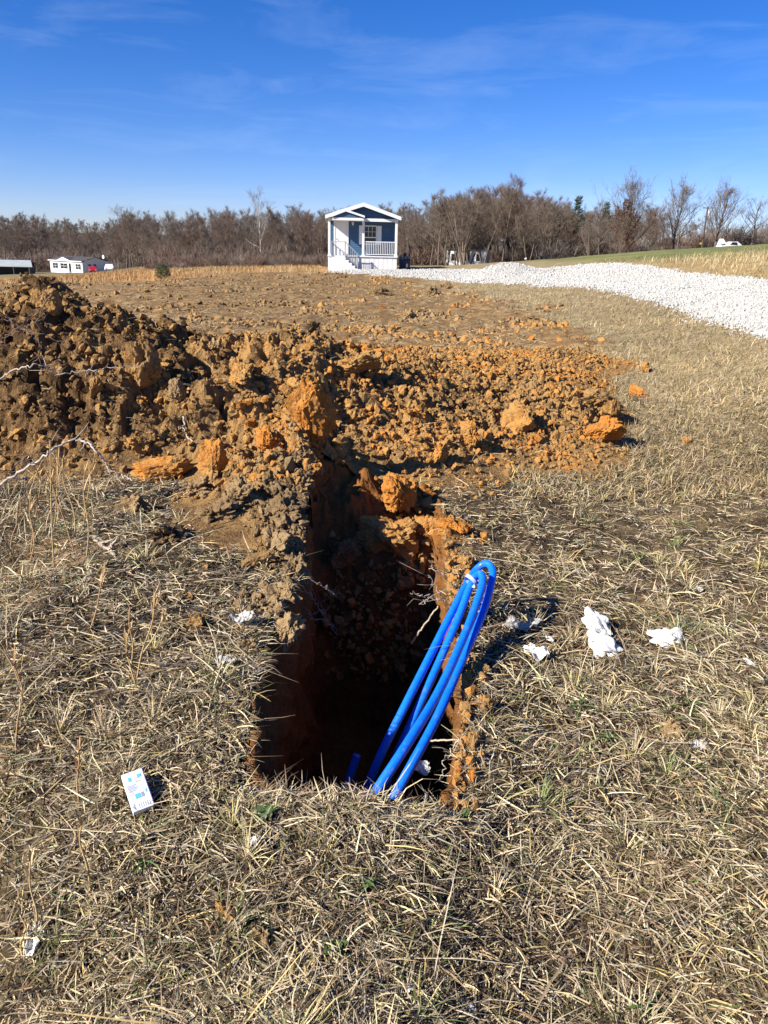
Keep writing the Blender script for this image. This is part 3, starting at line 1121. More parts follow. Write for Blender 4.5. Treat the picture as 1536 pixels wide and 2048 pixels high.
def near_grass():
    g = np.random.default_rng(51)
    parts = []
    # 1 matted thatch, flat, coloured extra dark for the shade between blades
    x, y = fov_pts(g, 110000, .95, 9.0, .95)
    k = clear(x, y, .01, -.015); x, y = x[k], y[k]
    n = len(x)
    parts.append(blades(x, y, ground_z(x, y) + g.uniform(0, .012, n), g.uniform(0, 6.28, n), g.uniform(-.05, .35, n), g.uniform(-.3, .15, n),
                        g.lognormal(math.log(.05), .5, n), g.uniform(.0016, .0046, n) * (1 + .12 * y), pal(g, n, [2, 4, 4, 7, 8, 8, .4, .3, .5]), 2, g.uniform(-.8, .8, n), g.normal(0, .5, n)))
    # 2 tufts: blades fanning from a crown
    tx, ty = fov_pts(g, 4600, .95, 9.5, .95)
    k = clear(tx, ty, .02, .02) & (fbm(tx * 1.3, ty * 1.3, 11, 3) > -.3); tx, ty = tx[k], ty[k]
    m = len(tx)
    cnt = g.integers(7, 26, m)
    ti = np.repeat(np.arange(m), cnt)
    n = len(ti)
    sz = g.lognormal(-.35, .4, m)
    lean = g.uniform(0, 6.28, m)
    lay = g.uniform(0, 1, m) ** 1.5
    head = np.where(g.uniform(0, 1, n) < lay[ti] * .7, lean[ti] + g.normal(0, .5, n), g.uniform(0, 6.28, n))
    rad_ = g.normal(0, .028, n) * sz[ti]
    bx, by = tx[ti] + rad_ * np.cos(head * 7), ty[ti] + rad_ * np.sin(head * 7)
    L = g.uniform(.035, .15, n) * sz[ti]
    e0 = np.clip(g.normal(.5, .42, n) * (1 - .4 * lay[ti]), .02, 1.4)
    tc = pal(g, m, [6, 6, 4, 4, 3, 1.5, 3, 0.5, 1.2])
    green = g.uniform(0, 1, m) < .08
    tc[green] = np.array([.12, .15, .045])
    col = np.clip(tc[ti] * g.uniform(.55, 1.4, (n, 1)), .015, .75)
    mixp = g.uniform(0, 1, n) < .4
    col[mixp] = pal(g, int(mixp.sum()), [6, 6, 5, 5, 4, 4, 1.5, .9, 1])
    parts.append(blades(bx, by, ground_z(bx, by), head, e0, e0 - g.uniform(.2, 1.4, n), L, g.uniform(.0016, .004, n) * (1 + .12 * by), col, 3, g.uniform(-.9, .9, n), g.normal(0, .4, n)))
    # 3 loose upper straws, broken and bright
    x, y = fov_pts(g, 52000, .95, 9.5, .95)
    k = clear(x, y, .015, .0); x, y = x[k], y[k]
    k = g.uniform(0, 1, len(x)) < .35 + .65 * smooth(-.4, .3, fbm(x * 2.2, y * 2.2, 15, 3)); x, y = x[k], y[k]
    n = len(x)
    parts.append(blades(x, y, ground_z(x, y) + g.uniform(.004, .03, n), g.uniform(0, 6.28, n), g.uniform(-.15, .6, n), g.uniform(-.5, .25, n),
                        g.lognormal(math.log(.052), .55, n), g.uniform(.0014, .0042, n) * (1 + .13 * y), pal(g, n, [11, 8, 7, 5, 3, 2, 1.5, .5, .8]), 2, g.uniform(-1, 1, n), g.normal(0, .45, n)))
    # tussocks: taller, denser, some still green
    tx, ty = fov_pts(g, 130, 1.0, 8, .95)
    k = clear(tx, ty, .0, .06); tx, ty = tx[k], ty[k]
    m = len(tx)
    cnt = g.integers(35, 80, m)
    ti = np.repeat(np.arange(m), cnt)
    n = len(ti)
    gm = g.uniform(0, 1, m)
    head = g.uniform(0, 6.28, n)
    rr = np.abs(g.normal(0, .03, n))
    bx, by = tx[ti] + rr * np.sin(head), ty[ti] + rr * np.cos(head)
    tone = np.where(gm[:, None] < .28, np.array([.13, .165, .05]), np.where(gm[:, None] < .55, np.array([.42, .36, .15]), np.array([.50, .40, .23])))
    col = np.clip(tone[ti] * g.uniform(.5, 1.45, (n, 1)), .015, .7)
    dry = g.uniform(0, 1, n) < .35
    col[dry] = pal(g, int(dry.sum()), [7, 6, 4, 4, 3, 2, 2, 0, 1])
    e0 = g.uniform(.55, 1.5, n)
    parts.append(blades(bx, by, ground_z(bx, by), head, e0, e0 - g.uniform(.2, 1.2, n), g.uniform(.04, .12, n), g.uniform(.0018, .0036, n) * (1 + .1 * by), col, 3, g.uniform(-.6, .6, n), g.normal(0, .4, n)))
    # taller uncut grass along the left, its out-of-view part added to cast shade
    x, y = g.uniform(-2.9, -1.05, 5200), g.uniform(1.2, 4.75, 5200)
    k = clear(x, y, .03) & (x < -.9 - .22 * y + .25 * fbm(x * 1.5, y * 1.5, 71, 2)) & (fbm(x * 2, y * 2, 77, 2) > -.25); x, y = x[k], y[k]
    n = len(x)
    e0 = g.uniform(.7, 1.5, n)
    parts.append(blades(x, y, ground_z(x, y), g.uniform(0, 6.28, n), e0, e0 - g.uniform(.1, 1.3, n), g.lognormal(math.log(.17), .4, n), g.uniform(.002, .0042, n) * (1 + .05 * y), pal(g, n, [5, 6, 4, 6, 3, 1.5, 3, .4, 1]), 4, g.uniform(-.6, .6, n), g.normal(0, .4, n)))
    # 4 a fringe leaning over the trench rim
    q = 3800
    side = g.integers(0, 4, q)
    yy = g.uniform(TY0 - .03, 5.0, q)
    x = np.where(side == 0, rim_l(yy) - g.uniform(-.01, .09, q), np.where(side == 1, rim_r(yy) + g.uniform(-.01, .09, q), g.uniform(-.44, .30, q)))
    y = np.where(side < 2, yy, TY0 - g.uniform(-.01, .07, q))
    k = (mound_h(x, y) < .05); x, y, side = x[k], y[k], side[k]
    n = len(x)
    inward = np.where(side == 0, math.pi / 2, np.where(side == 1, -math.pi / 2, 0.0))
    parts.append(blades(x, y, ground_z(x, y) + .004, inward + g.normal(0, 1.7, n), g.uniform(.1, 1.2, n), g.uniform(-1.6, .1, n), g.lognormal(math.log(.05), .45, n), g.uniform(.002, .004, n), pal(g, n, [8, 7, 5, 5, 3, 1.5, 1.5, 1, 1.2]), 3, g.uniform(-.5, .5, n), g.normal(0, .5, n)))
    V, F, C = merge(parts)
    me = mesh_np('dry_grass', V, F, C, False, M_grass)
    tag(link('dry_grass', me), 'matted straw coloured winter grass around the trench', 'grass', kind='stuff')


near_grass()


def far_grass():
    g = np.random.default_rng(52)
    parts = []
    # between the spoil, the field and the drive, and the verge beyond the drive
    x, y = fov_pts(g, 105000, 5.5, 46, 1.0, -.1, .72)
    k = clear(x, y, .02) & (x > 1.0); x, y = x[k], y[k]
    k = g.uniform(0, 1, len(x)) < np.where(x > 9, .5, 1) * np.clip(1.1 - .012 * y, .4, 1); x, y = x[k], y[k]
    n = len(x)
    verge = (x > 9.2)
    dull = smooth(-.3, .4, fbm(x * .5, y * .5, 14, 3))[:, None]
    c = pal(g, n, [6, 7, 4, 4, 1, .4, 3, .6, 3]) * (.66 + .32 * dull) * np.array([1.02, .97, .92])
    L = g.uniform(.05, .16, n) * np.where(verge, 1.5, 1)
    parts.append(blades(x, y, ground_z(x, y), g.uniform(0, 6.28, n), g.uniform(.3, 1.4, n), g.uniform(-.4, .8, n), L, g.uniform(.003, .0065, n) * (1 + .06 * y), c, 2, g.uniform(-.5, .5, n)))
    # tall pale straw on the bank right of the drive
    x, y = g.uniform(9.8, 24, 9000), g.uniform(15, 36, 9000)
    k = clear(x, y, .02) & (x < .62 * y + 1) & (x > 9.9 + .5 * perlin(x, y)); x, y = x[k], y[k]
    n = len(x)
    k = g.uniform(0, 1, n) < smooth(10.6, 12.2, x); x, y = x[k], y[k]
    n = len(x)
    parts.append(blades(x, y, ground_z(x, y), g.uniform(0, 6.28, n), g.uniform(.9, 1.5, n), g.uniform(.3, 1.3, n), g.uniform(.12, .34, n), g.uniform(.01, .02, n), pal(g, n, [8, 6, 1, 4, .5, 0, 6, 0, .5]), 2, g.uniform(-.5, .5, n)))
    # broom sedge beyond the field, left
    x, y = g.uniform(-75, -3, 70000), 33 + 100 * g.uniform(0, 1, 70000) ** 1.5
    k = ~on_field(x, y) & (x > -.62 * y - 3) & (x < -.085 * y); x, y = x[k], y[k]
    k = fbm(x * .07, y * .07, 21, 3) > -.35; x, y = x[k], y[k]
    n = len(x)
    patch = smooth(-.3, .35, fbm(x * .09, y * .09, 33, 3))[:, None]
    c = ((1 - patch) * np.array([.36, .26, .125]) + patch * np.array([.46, .245, .085])) * g.uniform(.6, 1.35, (n, 1))
    parts.append(blades(x, y, ground_z(x, y), g.uniform(0, 6.28, n), g.uniform(1.0, 1.5, n), g.uniform(.5, 1.3, n), g.uniform(.12, .38, n), g.uniform(.010, .024, n) * (1 + .008 * y), c, 2, g.uniform(-.5, .5, n)))
    # straw litter blown over the worked field
    x, y = fov_pts(g, 26000, 8.6, 44, 1.0, -.64, .2)
    k = on_field(x, y) & (fbm(x * .5, y * .5, 41, 3) > -.25); x, y = x[k], y[k]
    n = len(x)
    parts.append(blades(x, y, ground_z(x, y) + g.uniform(.02, .06, n), g.uniform(0, 6.28, n), g.uniform(-.1, .5, n), g.uniform(-.3, .3, n), g.uniform(.06, .2, n), g.uniform(.004, .008, n) * (1 + .05 * y), pal(g, n, [8, 7, 2, 4, 1, 0, 3, 0, 0]), 2, g.uniform(-.5, .5, n)))
    # straws and root threads strewn on the spoil itself
    x, y = g.uniform(-4, 3.4, 3800), 4.4 + 8 * g.uniform(0, 1, 3800) ** 1.4
    k = (mound_h(x, y) > .0) & ~in_trench(x, y, 0); x, y = x[k], y[k]
    n = len(x)
    parts.append(blades(x, y, pile_z(x, y) + .008, g.uniform(0, 6.28, n), g.uniform(-.2, .7, n), g.uniform(-.6, .3, n), g.uniform(.04, .16, n), g.uniform(.002, .004, n) * (1 + .1 * y), pal(g, n, [7, 6, 3, 4, 3, 0, 1, 0, 0]), 3, g.uniform(-.5, .5, n), g.normal(0, .8, n)))
    V, F, C = merge(parts)
    me = mesh_np('field_grass', V, F, C, False, M_grass)
    tag(link('field_grass', me), 'tan and orange dry grass over the far field and verges', 'grass', kind='stuff')


far_grass()


# ================================================================ THINGS
# ---- blue tiny house with a porch
def build_house():
    g0 = at(725, 541, 51.9)
    z0 = gz(g0.x, g0.y) - .05
    root = empty('tiny_house', (g0.x, g0.y, z0), R(4))
    tag(root, 'navy blue narrow house with white porch and gabled roof behind the brown field', 'house')
    FZ, W, PD, BZ, BT = .92, 2.2, 1.5, 2.98, 3.16      # floor, half width, porch depth, beam under and top
    part = lambda mb, nm, mat, par=root, **k: mb.build(nm, mat, par, **k)
    # wall behind the porch and the long body, as lapped boards
    wall = MB().box(-W + .02, W - .02, PD + .02, 11.0, .15, BT).build('wall', M_navy, root)
    zb = FZ
    mbd = MB()
    while zb < BT - .12:
        mbd = MB()
        h = .125
        v = [(-W, PD - .022, zb), (W, PD - .022, zb), (W, PD + .0, zb + h), (-W, PD + .0, zb + h), (-W, PD + .02, zb), (W, PD + .02, zb)]
        mbd.add(v, [(0, 1, 2, 3), (0, 4, 5, 1)])
        mbd.build('siding_board', M_navy, wall)
        zb += h
    # gable infill boards
    gab = MB().prism([(-W, BT), (W, BT), (0, 3.92)], .14, .2).build('gable_wall', M_navy, root)
    zb = BT
    while zb < 3.8:
        hw = W * (3.92 - zb) / (3.92 - BT) - .12
        if hw > .1:
            MB().add([(-hw, .112, zb), (hw, .112, zb), (hw - .3, .138, zb + .125), (-hw + .3, .138, zb + .125)], [(0, 1, 2, 3)]).build('siding_board', M_navy, gab)
        zb += .125
    # deck, beam, posts
    MB().box(-W - .03, W + .03, -.06, PD, FZ - .07, FZ).build('deck', M_white, root, bevel=.008)
    MB().box(-W, W, -.02, .12, BZ, BT).build('beam', M_white, root, bevel=.008)
    MB().box(-W, -W + .1, .13, PD, BZ, BT).build('beam', M_white, root)
    MB().box(W - .1, W, .13, PD, BZ, BT).build('beam', M_white, root)
    MB().box(-W + .1, W - .1, .2, PD, BT - .04, BT - .01).build('porch_ceiling', M_white, root)
    for cx in (-W + .08, .03, W - .08):
        p = MB().box(cx - .075, cx + .075, -.01, .14, FZ, BZ).build('post', M_white, root, bevel=.008)
        MB().box(cx - .095, cx + .095, -.03, .16, FZ, FZ + .1).build('post_base', M_white, p)
    # roof with fascia
    AP, EV, OV = 4.0, 3.24, 2.33
    for s in (-1, 1):
        r = MB().add([(s * OV, -.3, EV), (0, -.3, AP), (0, 11.2, AP), (s * OV, 11.2, EV), (s * OV, -.3, EV + .05), (0, -.3, AP + .05), (0, 11.2, AP + .05), (s * OV, 11.2, EV + .05)],
                     [(0, 1, 2, 3), (4, 7, 6, 5), (0, 4, 5, 1), (3, 2, 6, 7), (0, 3, 7, 4)]).build('roof', M_dark, root)
        fa = [(s * OV, EV - .14), (0, AP - .16), (0, AP + .07), (s * OV, EV + .07)]
        MB().prism(fa, -.36, -.3).build('fascia', M_white, r)
        MB().prism([(s * OV, EV - .14), (s * (OV + .05), EV - .14), (s * (OV + .05), EV + .06), (s * OV, EV + .06)], -.36, 11.2).build('gutter', M_white, r)
        MB().add([(s * OV, -.29, EV - .12), (s * (W - .02), -.29, EV - .07), (s * (W - .02), 11, EV - .07), (s * OV, 11, EV - .12)], [(0, 1, 2, 3)]).build('soffit', M_white, r)
    # entry gable in front of the left half
    ax, az, l, r_, ez = -1.1, 3.56, -1.98, .08, 3.2
    eg = MB().prism([(l + .1, BT + .01), (r_ - .1, BT + .01), (ax, az - .1)], -.5, -.44).build('entry_gable', M_navy, root)
    for x in (l, r_):
        MB().prism([(x, ez - .02), (ax, az - .04), (ax, az + .08), (x, ez + .1)], -.62, -.55).build('fascia', M_white, eg)
        MB().add([(x, -.55, ez + .06), (ax, -.55, az + .05), (ax, .6, az + .05), (x, .6, ez + .06), (x, -.55, ez), (ax, -.55, az - .02), (ax, .6, az - .02), (x, .6, ez)],
                 [(0, 1, 2, 3), (4, 7, 6, 5)]).build('roof_slope', M_white, eg)
    MB().box(l + .05, r_ - .05, -.52, -.021, BZ + .03, BT).build('beam', M_white, eg)
    # door
    d = MB().box(-1.72, -.99, PD - .05, PD - .024, FZ, FZ + 2.0).build('door', M_white, root)
    for x0, x1, z0_, z1 in ((-1.84, -1.73, FZ, FZ + 2.1), (-.98, -.88, FZ, FZ + 2.1), (-1.729, -.981, FZ + 2.005, FZ + 2.1)):
        MB().box(x0, x1, PD - .07, PD - .024, z0_, z1).build('door_frame', M_white, d)
    for zz in (.15, 1.1):
        MB().box(-1.6, -1.11, PD - .058, PD - .051, FZ + zz, FZ + zz + .75).build('door_panel', M_white, d, bevel=.006)
    MB().tube([(-1.66, PD - .12, FZ + 1.0), (-1.66, PD - .05, FZ + 1.0)], .03, 8).build('handle', M_greyrail, d)
    # porch lamp
    lp = MB().box(-.68, -.54, PD - .1, PD - .024, FZ + 1.9, FZ + 2.06).build('porch_lamp', M_lamp, root, bevel=.02)
    MB().box(-.66, -.56, PD - .14, PD - .1, FZ + 1.84, FZ + 1.98).build('lamp_shade', M_lamp, lp, bevel=.02)
    # window with shutters
    w = MB().box(.16, .9, PD - .06, PD - .05, FZ + .75, FZ + 1.8).build('window', M_glass, root)
    for x0, x1, z0_, z1 in ((.1, .16, .69, 1.86), (.9, .96, .69, 1.86), (.16, .9, 1.8, 1.86), (.16, .9, .69, .75), (.16, .9, 1.1, 1.16)):
        MB().box(x0, x1, PD - .085, PD - .024, FZ + z0_, FZ + z1).build('frame', M_white, w)
    for x in (.405, .655):
        MB().box(x - .009, x + .009, PD - .072, PD - .061, FZ + 1.16, FZ + 1.8).build('muntin', M_white, w)
    MB().box(.16, .9, PD - .072, PD - .061, FZ + 1.47, FZ + 1.488).build('muntin', M_white, w)
    for x0 in (-.2, .98):
        sh = MB().box(x0, x0 + .28, PD - .055, PD - .024, FZ + .7, FZ + 1.85).build('shutter', M_white, root)
        for k in range(9):
            MB().box(x0 + .04, x0 + .24, PD - .066, PD - .056, FZ + .76 + k * .12, FZ + .83 + k * .12).build('louvre', M_white, sh)

    def railing(a, b, n, hgt=.86, low=.1, mat=M_white, rail=.05, bal=.032):
        a, b = Vector(a), Vector(b)
        q = MB().bar(a + Vector((0, 0, hgt)), b + Vector((0, 0, hgt)), rail, rail).build('railing', mat, root)
        MB().bar(a + Vector((0, 0, low)), b + Vector((0, 0, low)), rail * .8, rail * .8).build('bottom_rail', mat, q)
        me = None
        for k in range(1, n):
            p = a.lerp(b, k / n)
            if me is None:
                me = MB().box(-bal / 2, bal / 2, -bal / 2, bal / 2, low + .02, hgt - .02).mesh('baluster', mat)
            link('baluster', me, q, loc=p)
        return q
    railing((.11, .06, FZ), (W - .16, .06, FZ), 17)
    railing((W - .08, .15, FZ), (W - .08, PD - .05, FZ), 11)
    railing((-W + .08, .15, FZ), (-W + .08, PD - .05, FZ), 11)
    # stair: landing then steps going down to the right in front of the porch
    LZ = .84
    st = MB().box(-2.0, -1.1, -.92, -.07, .0, LZ).build('stair_landing', M_white, root, bevel=.006)
    ns, x0 = 4, -1.1
    for k in range(ns):
        zt = LZ - (k + 1) * LZ / (ns + 1)
        MB().box(x0 + k * .2 + .001, x0 + (k + 1) * .2, -.92, -.07, .0, zt).build('step', M_white, root, bevel=.005)
    for yy in (-.89, -.1):
        for xx, zb_, zt in ((-1.96, LZ, LZ + .95), (-1.12, LZ, LZ + .95), (-.36, .17, 1.08)):
            MB().box(xx - .03, xx + .03, yy - .03, yy + .03, zb_, zt).build('stair_post', M_greyrail, root)
        if yy < -.5:
            railing((-1.93, yy, LZ), (-1.15, yy, LZ), 6, .9, .1, M_greyrail, .04, .016)
        railing((-1.09, yy, LZ - .02), (-.39, yy, .17), 5, .9, .12, M_greyrail, .04, .016)
    # skirting of upright panels, one access panel
    n = 15
    me = MB().box(-.14, .14, 0, .03, 0, FZ - .08).mesh('skirting_panel', M_white)
    for k in range(n):
        x = -W + .15 + k * (2 * W - .3) / (n - 1)
        link('skirting_panel', me, root, loc=(x, .0 if k % 2 else .006, 0))
    MB().box(-W, W, .035, .06, 0, FZ - .08).build('skirting_backing', M_white, root)
    for s in (-1, 1):
        MB().add([(s * W, .04, 0), (s * W, 11, 0), (s * W, 11, FZ - .08), (s * W, .04, FZ - .08)], [(0, 1, 2, 3)]).build('side_skirting', M_white, root)
    return root


house = build_house()
hx, hy, hz = house.location


def utility_box():
    x, y = hx + 2.72, hy + 1.3
    z = gz(x, y)
    r = empty('utility_box', (x, y, z))
    tag(r, 'dark blue utility cabinet standing at the right side of the blue house', 'cabinet')
    MB().box(-.36, .34, -.3, .4, -.1, .88).build('cabinet', M_navybox, r, bevel=.02)
    MB().box(.24, .34, .0, .1, .88, 1.5).build('riser', M_navybox, r)
    MB().box(-.1, .1, -.1, .2, .88, 1.1).build('meter', M_navybox, r, bevel=.03)
    MB().box(.08, .2, -.33, -.3, .2, .42).build('notice', M_white, r)


utility_box()


# ---- far trailer home, shed, cars
def build_trailer():
    c = at(166, 543.5, 200)
    x, y = c.x, c.y
    z = gz(x, y) - .2
    L, D, H = 15, 7.5, 2.75
    r = empty('mobile_home', (x, y, z), R(-38))
    tag(r, 'long white single storey home with dark roof in the far left field', 'house')
    # origin at the near right corner; front runs to -x, depth to +y
    MB().box(-L, 0, 0, D, -1.2, H).build('wall', M_white_wall, r)
    rf = MB()
    rf.prism([(-L - .3, H + .01), (.3, H + .01), (.3, H + .2), (-L - .3, H + .2)], -.4, -.05)
    rf.build('fascia', M_white, r)
    m = MB()
    m.add([(-L - .3, -.4, H + .2), (.3, -.4, H + .2), (.3, D / 2, H + 1.15), (-L - .3, D / 2, H + 1.15), (-L - .3, D + .4, H + .2), (.3, D + .4, H + .2)], [(0, 1, 2, 3), (3, 2, 5, 4)])
    m.build('roof', M_dark, r)
    for gx in (0, -L):
        MB().add([(gx, 0, H), (gx, D, H), (gx, D / 2, H + 1.05)], None, [(0, 1, 2)]).build('gable', M_white_wall, r)
    dg = MB().prism([(-11.0, H + .21), (-5.0, H + .21), (-8.0, H + .98)], -.42, -.3).build('dormer_gable', M_white, r)
    MB().prism([(-11.1, H + .22), (-4.9, H + .22), (-8.0, H + 1.0)], -.29, 2.4).build('dormer_roof', M_dark, dg)
    for a, b in ((-13.2, -11.7), (-9.6, -7.2), (-2.6, -1.2)):
        w = MB().box(a, b, -.06, -.001, 1.0, 2.2).build('window', M_glass, r)
        for k in (a - .42, b + .04):
            MB().box(k, k + .38, -.07, -.001, .95, 2.25).build('shutter', M_dark, w)
        MB().box(a, b, -.08, -.061, 1.55, 1.62).build('sash', M_white, w)
        MB().box((a + b) / 2 - .04, (a + b) / 2 + .04, -.08, -.061, 1.0, 2.2).build('mullion', M_white, w)
    d = MB().box(-6.1, -5.2, -.06, -.001, .2, 2.3).build('door', M_glass, r)
    MB().box(-6.2, -6.11, -.08, -.001, .1, 2.4).build('door_frame', M_white, d)
    for yy in (1.6, 3.0):
        MB().box(.001, .05, yy, yy + .8, .9, 2.2).build('window', M_glass, r)
    MB().box(-7.0, -4.6, -1.6, -.1, -1.2, .15).build('porch', M_white, r)
    dsh = empty('satellite_dish', (0, 0, 0)); dsh.parent = r; dsh.location = (-.6, D - .9, H + .9)
    mm = MB().tube([(0, 0, -.45), (0, 0, .2)], .04, 5).build('mast', M_greyrail, dsh)
    V, F = [], []
    for i in range(4):
        for j in range(12):
            t = 2 * math.pi * j / 12
            q = i / 3 * .5
            V.append((q * math.cos(t), -.1 - .15 * (i / 3) ** 2, .35 + q * math.sin(t)))
    F = [(i * 12 + j, i * 12 + (j + 1) % 12, (i + 1) * 12 + (j + 1) % 12, (i + 1) * 12 + j) for i in range(3) for j in range(12)]
    MB().add(V, F).build('dish', M_white, dsh)
    return r


build_trailer()


def build_shed():
    c = at(66, 546, 190)
    z = gz(c.x, c.y) - .2
    r = empty('open_shed', (c.x, c.y, z), R(4))
    tag(r, 'low open shed with grey metal roof at the far left edge', 'shed')
    MB().add([(-16, 0, 1.75), (0, 0, 1.75), (-1.6, 4, 3.05), (-16, 4, 3.05), (-16, 0, 1.9), (0, 0, 1.9), (-1.6, 4, 3.2), (-16, 4, 3.2)], [(0, 3, 2, 1), (4, 5, 6, 7), (0, 1, 5, 4), (1, 2, 6, 5)]).build('roof', M_greyroof, r)
    MB().box(-16, -.9, 3.8, 4, -.6, 3.0).build('back_wall', M_dark, r)
    MB().box(-1.0, -.85, .3, 3.8, -.6, 1.9).build('end_wall', M_dark, r)
    for k in range(5):
        MB().box(-.9 - k * 3.6, -.75 - k * 3.6, .1, .25, -.6, 1.76).build('post', M_pole, r)


build_shed()


def car(name, x, y, z, rz, paint, label, cat, pickup=False, s=1.0):
    r = empty(name, (x, y, z), rz)
    r.scale = (s, s, s)
    tag(r, label, cat)
    if pickup:
        prof = [(-2.7, .5), (2.6, .5), (2.7, .75), (2.62, 1.05), (1.2, 1.15), (.55, 1.75), (-.75, 1.78), (-.85, 1.15), (-2.75, 1.15)]
    else:
        prof = [(-2.2, .35), (2.2, .35), (2.3, .6), (2.15, .85), (1.1, 1.0), (.35, 1.45), (-1.2, 1.5), (-2.1, 1.05), (-2.3, .9)]
    V, F = [], []
    for k, (yy, sc_) in enumerate(((-.9, .93), (-.8, 1), (.8, 1), (.9, .93))):
        for px_, pz in prof:
            cx, cz = 0, .9
            V.append((cx + (px_ - cx) * sc_, yy * (.82 if pz > 1.3 else 1), cz + (pz - cz) * sc_))
    n = len(prof)
    for k in range(3):
        F += [(k * n + i, k * n + (i + 1) % n, (k + 1) * n + (i + 1) % n, (k + 1) * n + i) for i in range(n)]
    m = MB().add(V, F)
    for k in (0, 3):
        for i in range(1, n - 1):
            m.F3.append(np.array([[k * n, k * n + i, k * n + i + 1]]))
    m.build('body', paint, r)
    zt, zl = (1.68, 1.2) if pickup else (1.42, 1.02)
    for s_ in (-1, 1):
        xs = (-.62, .4) if pickup else (-1.2, .3)
        MB().add([(xs[0], s_ * .885, zl), (xs[1] + .45, s_ * .885, zl), (xs[1], s_ * .78, zt), (xs[0] + .1, s_ * .78, zt)], [(0, 1, 2, 3)]).build('side_window', M_glass, r)
    MB().add([(.62 if pickup else .45, -.66, zt - .06), (.62 if pickup else .45, .66, zt - .06), (1.16 if pickup else 1.05, .74, zl), (1.16 if pickup else 1.05, -.74, zl)], [(0, 1, 2, 3)]).build('windscreen', M_glass, r)
    for wx in (-1.6 if pickup else -1.4, 1.7 if pickup else 1.4):
        for wy in (-.8, .8):
            w = MB().tube([(wx, wy - .12, .35), (wx, wy + .12, .35)], .35, 14).build('wheel', M_blackp, r)
            MB().tube([(wx, wy - .135, .35), (wx, wy + .135, .35)], .18, 10).build('rim', M_greyrail, w)
    for wy in (-.62, .62):
        MB().box(2.14 if not pickup else 2.56, 2.3 if not pickup else 2.72, wy - .15, wy + .15, .66, .82).build('headlight', M_lamp, r)
    return r


c = at(186, 545, 188); car('parked_car', c.x, c.y, gz(c.x, c.y), R(292), M_red, 'red car parked at the end of the far white home', 'car')
c = at(220, 547, 172); car('parked_car', c.x, c.y, gz(c.x, c.y), R(286), M_carwhite, 'white car parked right of the red car by the far home', 'car')
c = at(548, 526, 128); car('parked_truck', c.x, c.y, gz(c.x, c.y), R(190), M_carblack, 'dark truck parked under the trees left of the blue house', 'truck', True)
c = at(1463, 496, 84); car('white_truck', c.x, c.y, gz(c.x, c.y) - .45, R(186), M_carwhite, 'white truck half hidden behind the grassy rise at right', 'truck', True, .55)


def raised_hatch():
    c = at(1442, 492, 84.5)
    r = empty('cargo_trailer', (c.x, c.y, gz(c.x, c.y)), R(5))
    tag(r, 'small white tilted trailer beside the white truck on the right hand rise', 'trailer')
    MB().prism([(-.28, .3), (.34, .42), (-.05, .85)], -.4, .4).build('tilted_bed', M_white, r)
    MB().box(-.3, .5, -.35, .35, .1, .28).build('chassis', M_blackp, r)
    for s in (-1, 1):
        MB().tube([(0, s * .42 - .06, .15), (0, s * .42 + .06, .15)], .15, 10).build('wheel', M_blackp, r)


raised_hatch()


def far_house():
    c = at(932, 531, 118)
    r = empty('white_farmhouse', (c.x, c.y, gz(c.x, c.y) - .3), R(-12))
    tag(r, 'white house half hidden behind bare trees right of the blue house', 'house')
    MB().box(-2.9, 2.9, 0, 5, 0, 2.6).build('wall', M_white_wall, r)
    MB().add([(-3.1, -.3, 2.55), (3.1, -.3, 2.55), (3.1, 2.5, 3.3), (-3.1, 2.5, 3.3), (-3.1, 5.3, 2.55), (3.1, 5.3, 2.55)], [(0, 1, 2, 3), (3, 2, 5, 4)]).build('roof', M_dark, r)
    for x in (-2.2, -.3, 1.4):
        MB().box(x, x + .7, -.05, -.001, 1.0, 1.9).build('window', M_glass, r)


far_house()


def small_posts():
    c = at(1399, 502, 92)
    r = empty('marker_post', (c.x, c.y, gz(c.x, c.y)))
    tag(r, 'short dark marker post with yellow cap on the right hand rise', 'post')
    MB().box(-.06, .06, -.06, .06, -.1, .5).build('post', M_blackp, r)
    MB().box(-.07, .07, -.07, .07, .5, .68).build('cap', M_yellow, r)
    c = at(1050, 530, 62)
    r = empty('survey_stake', (c.x, c.y, gz(c.x, c.y)))
    tag(r, 'white survey flag on a stake in the grass beyond the gravel hump', 'stake')
    MB().box(-.012, .012, -.012, .012, -.05, .36).build('stake', M_pole, r)
    MB().bar((-.07, -.02, .27), (.08, -.02, .33), .015, .11).build('flag', M_white, r)
    for px, py, d, h, lab in ((1403, 500, 128, 6.6, 'wooden utility pole with a white transformer before the bare lone tree'), (1354, 502, 122, 3.4, 'short bare wooden pole in front of the right hand trees')):
        c = at(px, py, d)
        r = empty('utility_pole', (c.x, c.y, gz(c.x, c.y)))
        tag(r, lab, 'pole')
        MB().tube([(0, 0, -.3), (0, 0, h)], [.15, .11], 8).build('pole', M_pole, r)
        if h > 5:
            MB().tube([(.32, 0, h - 1.3), (.32, 0, h - .5)], .2, 10).build('transformer', M_white, r)
            MB().bar((-.8, 0, h - .2), (.8, 0, h - .2), .1, .1).build('crossarm', M_pole, r)


small_posts()


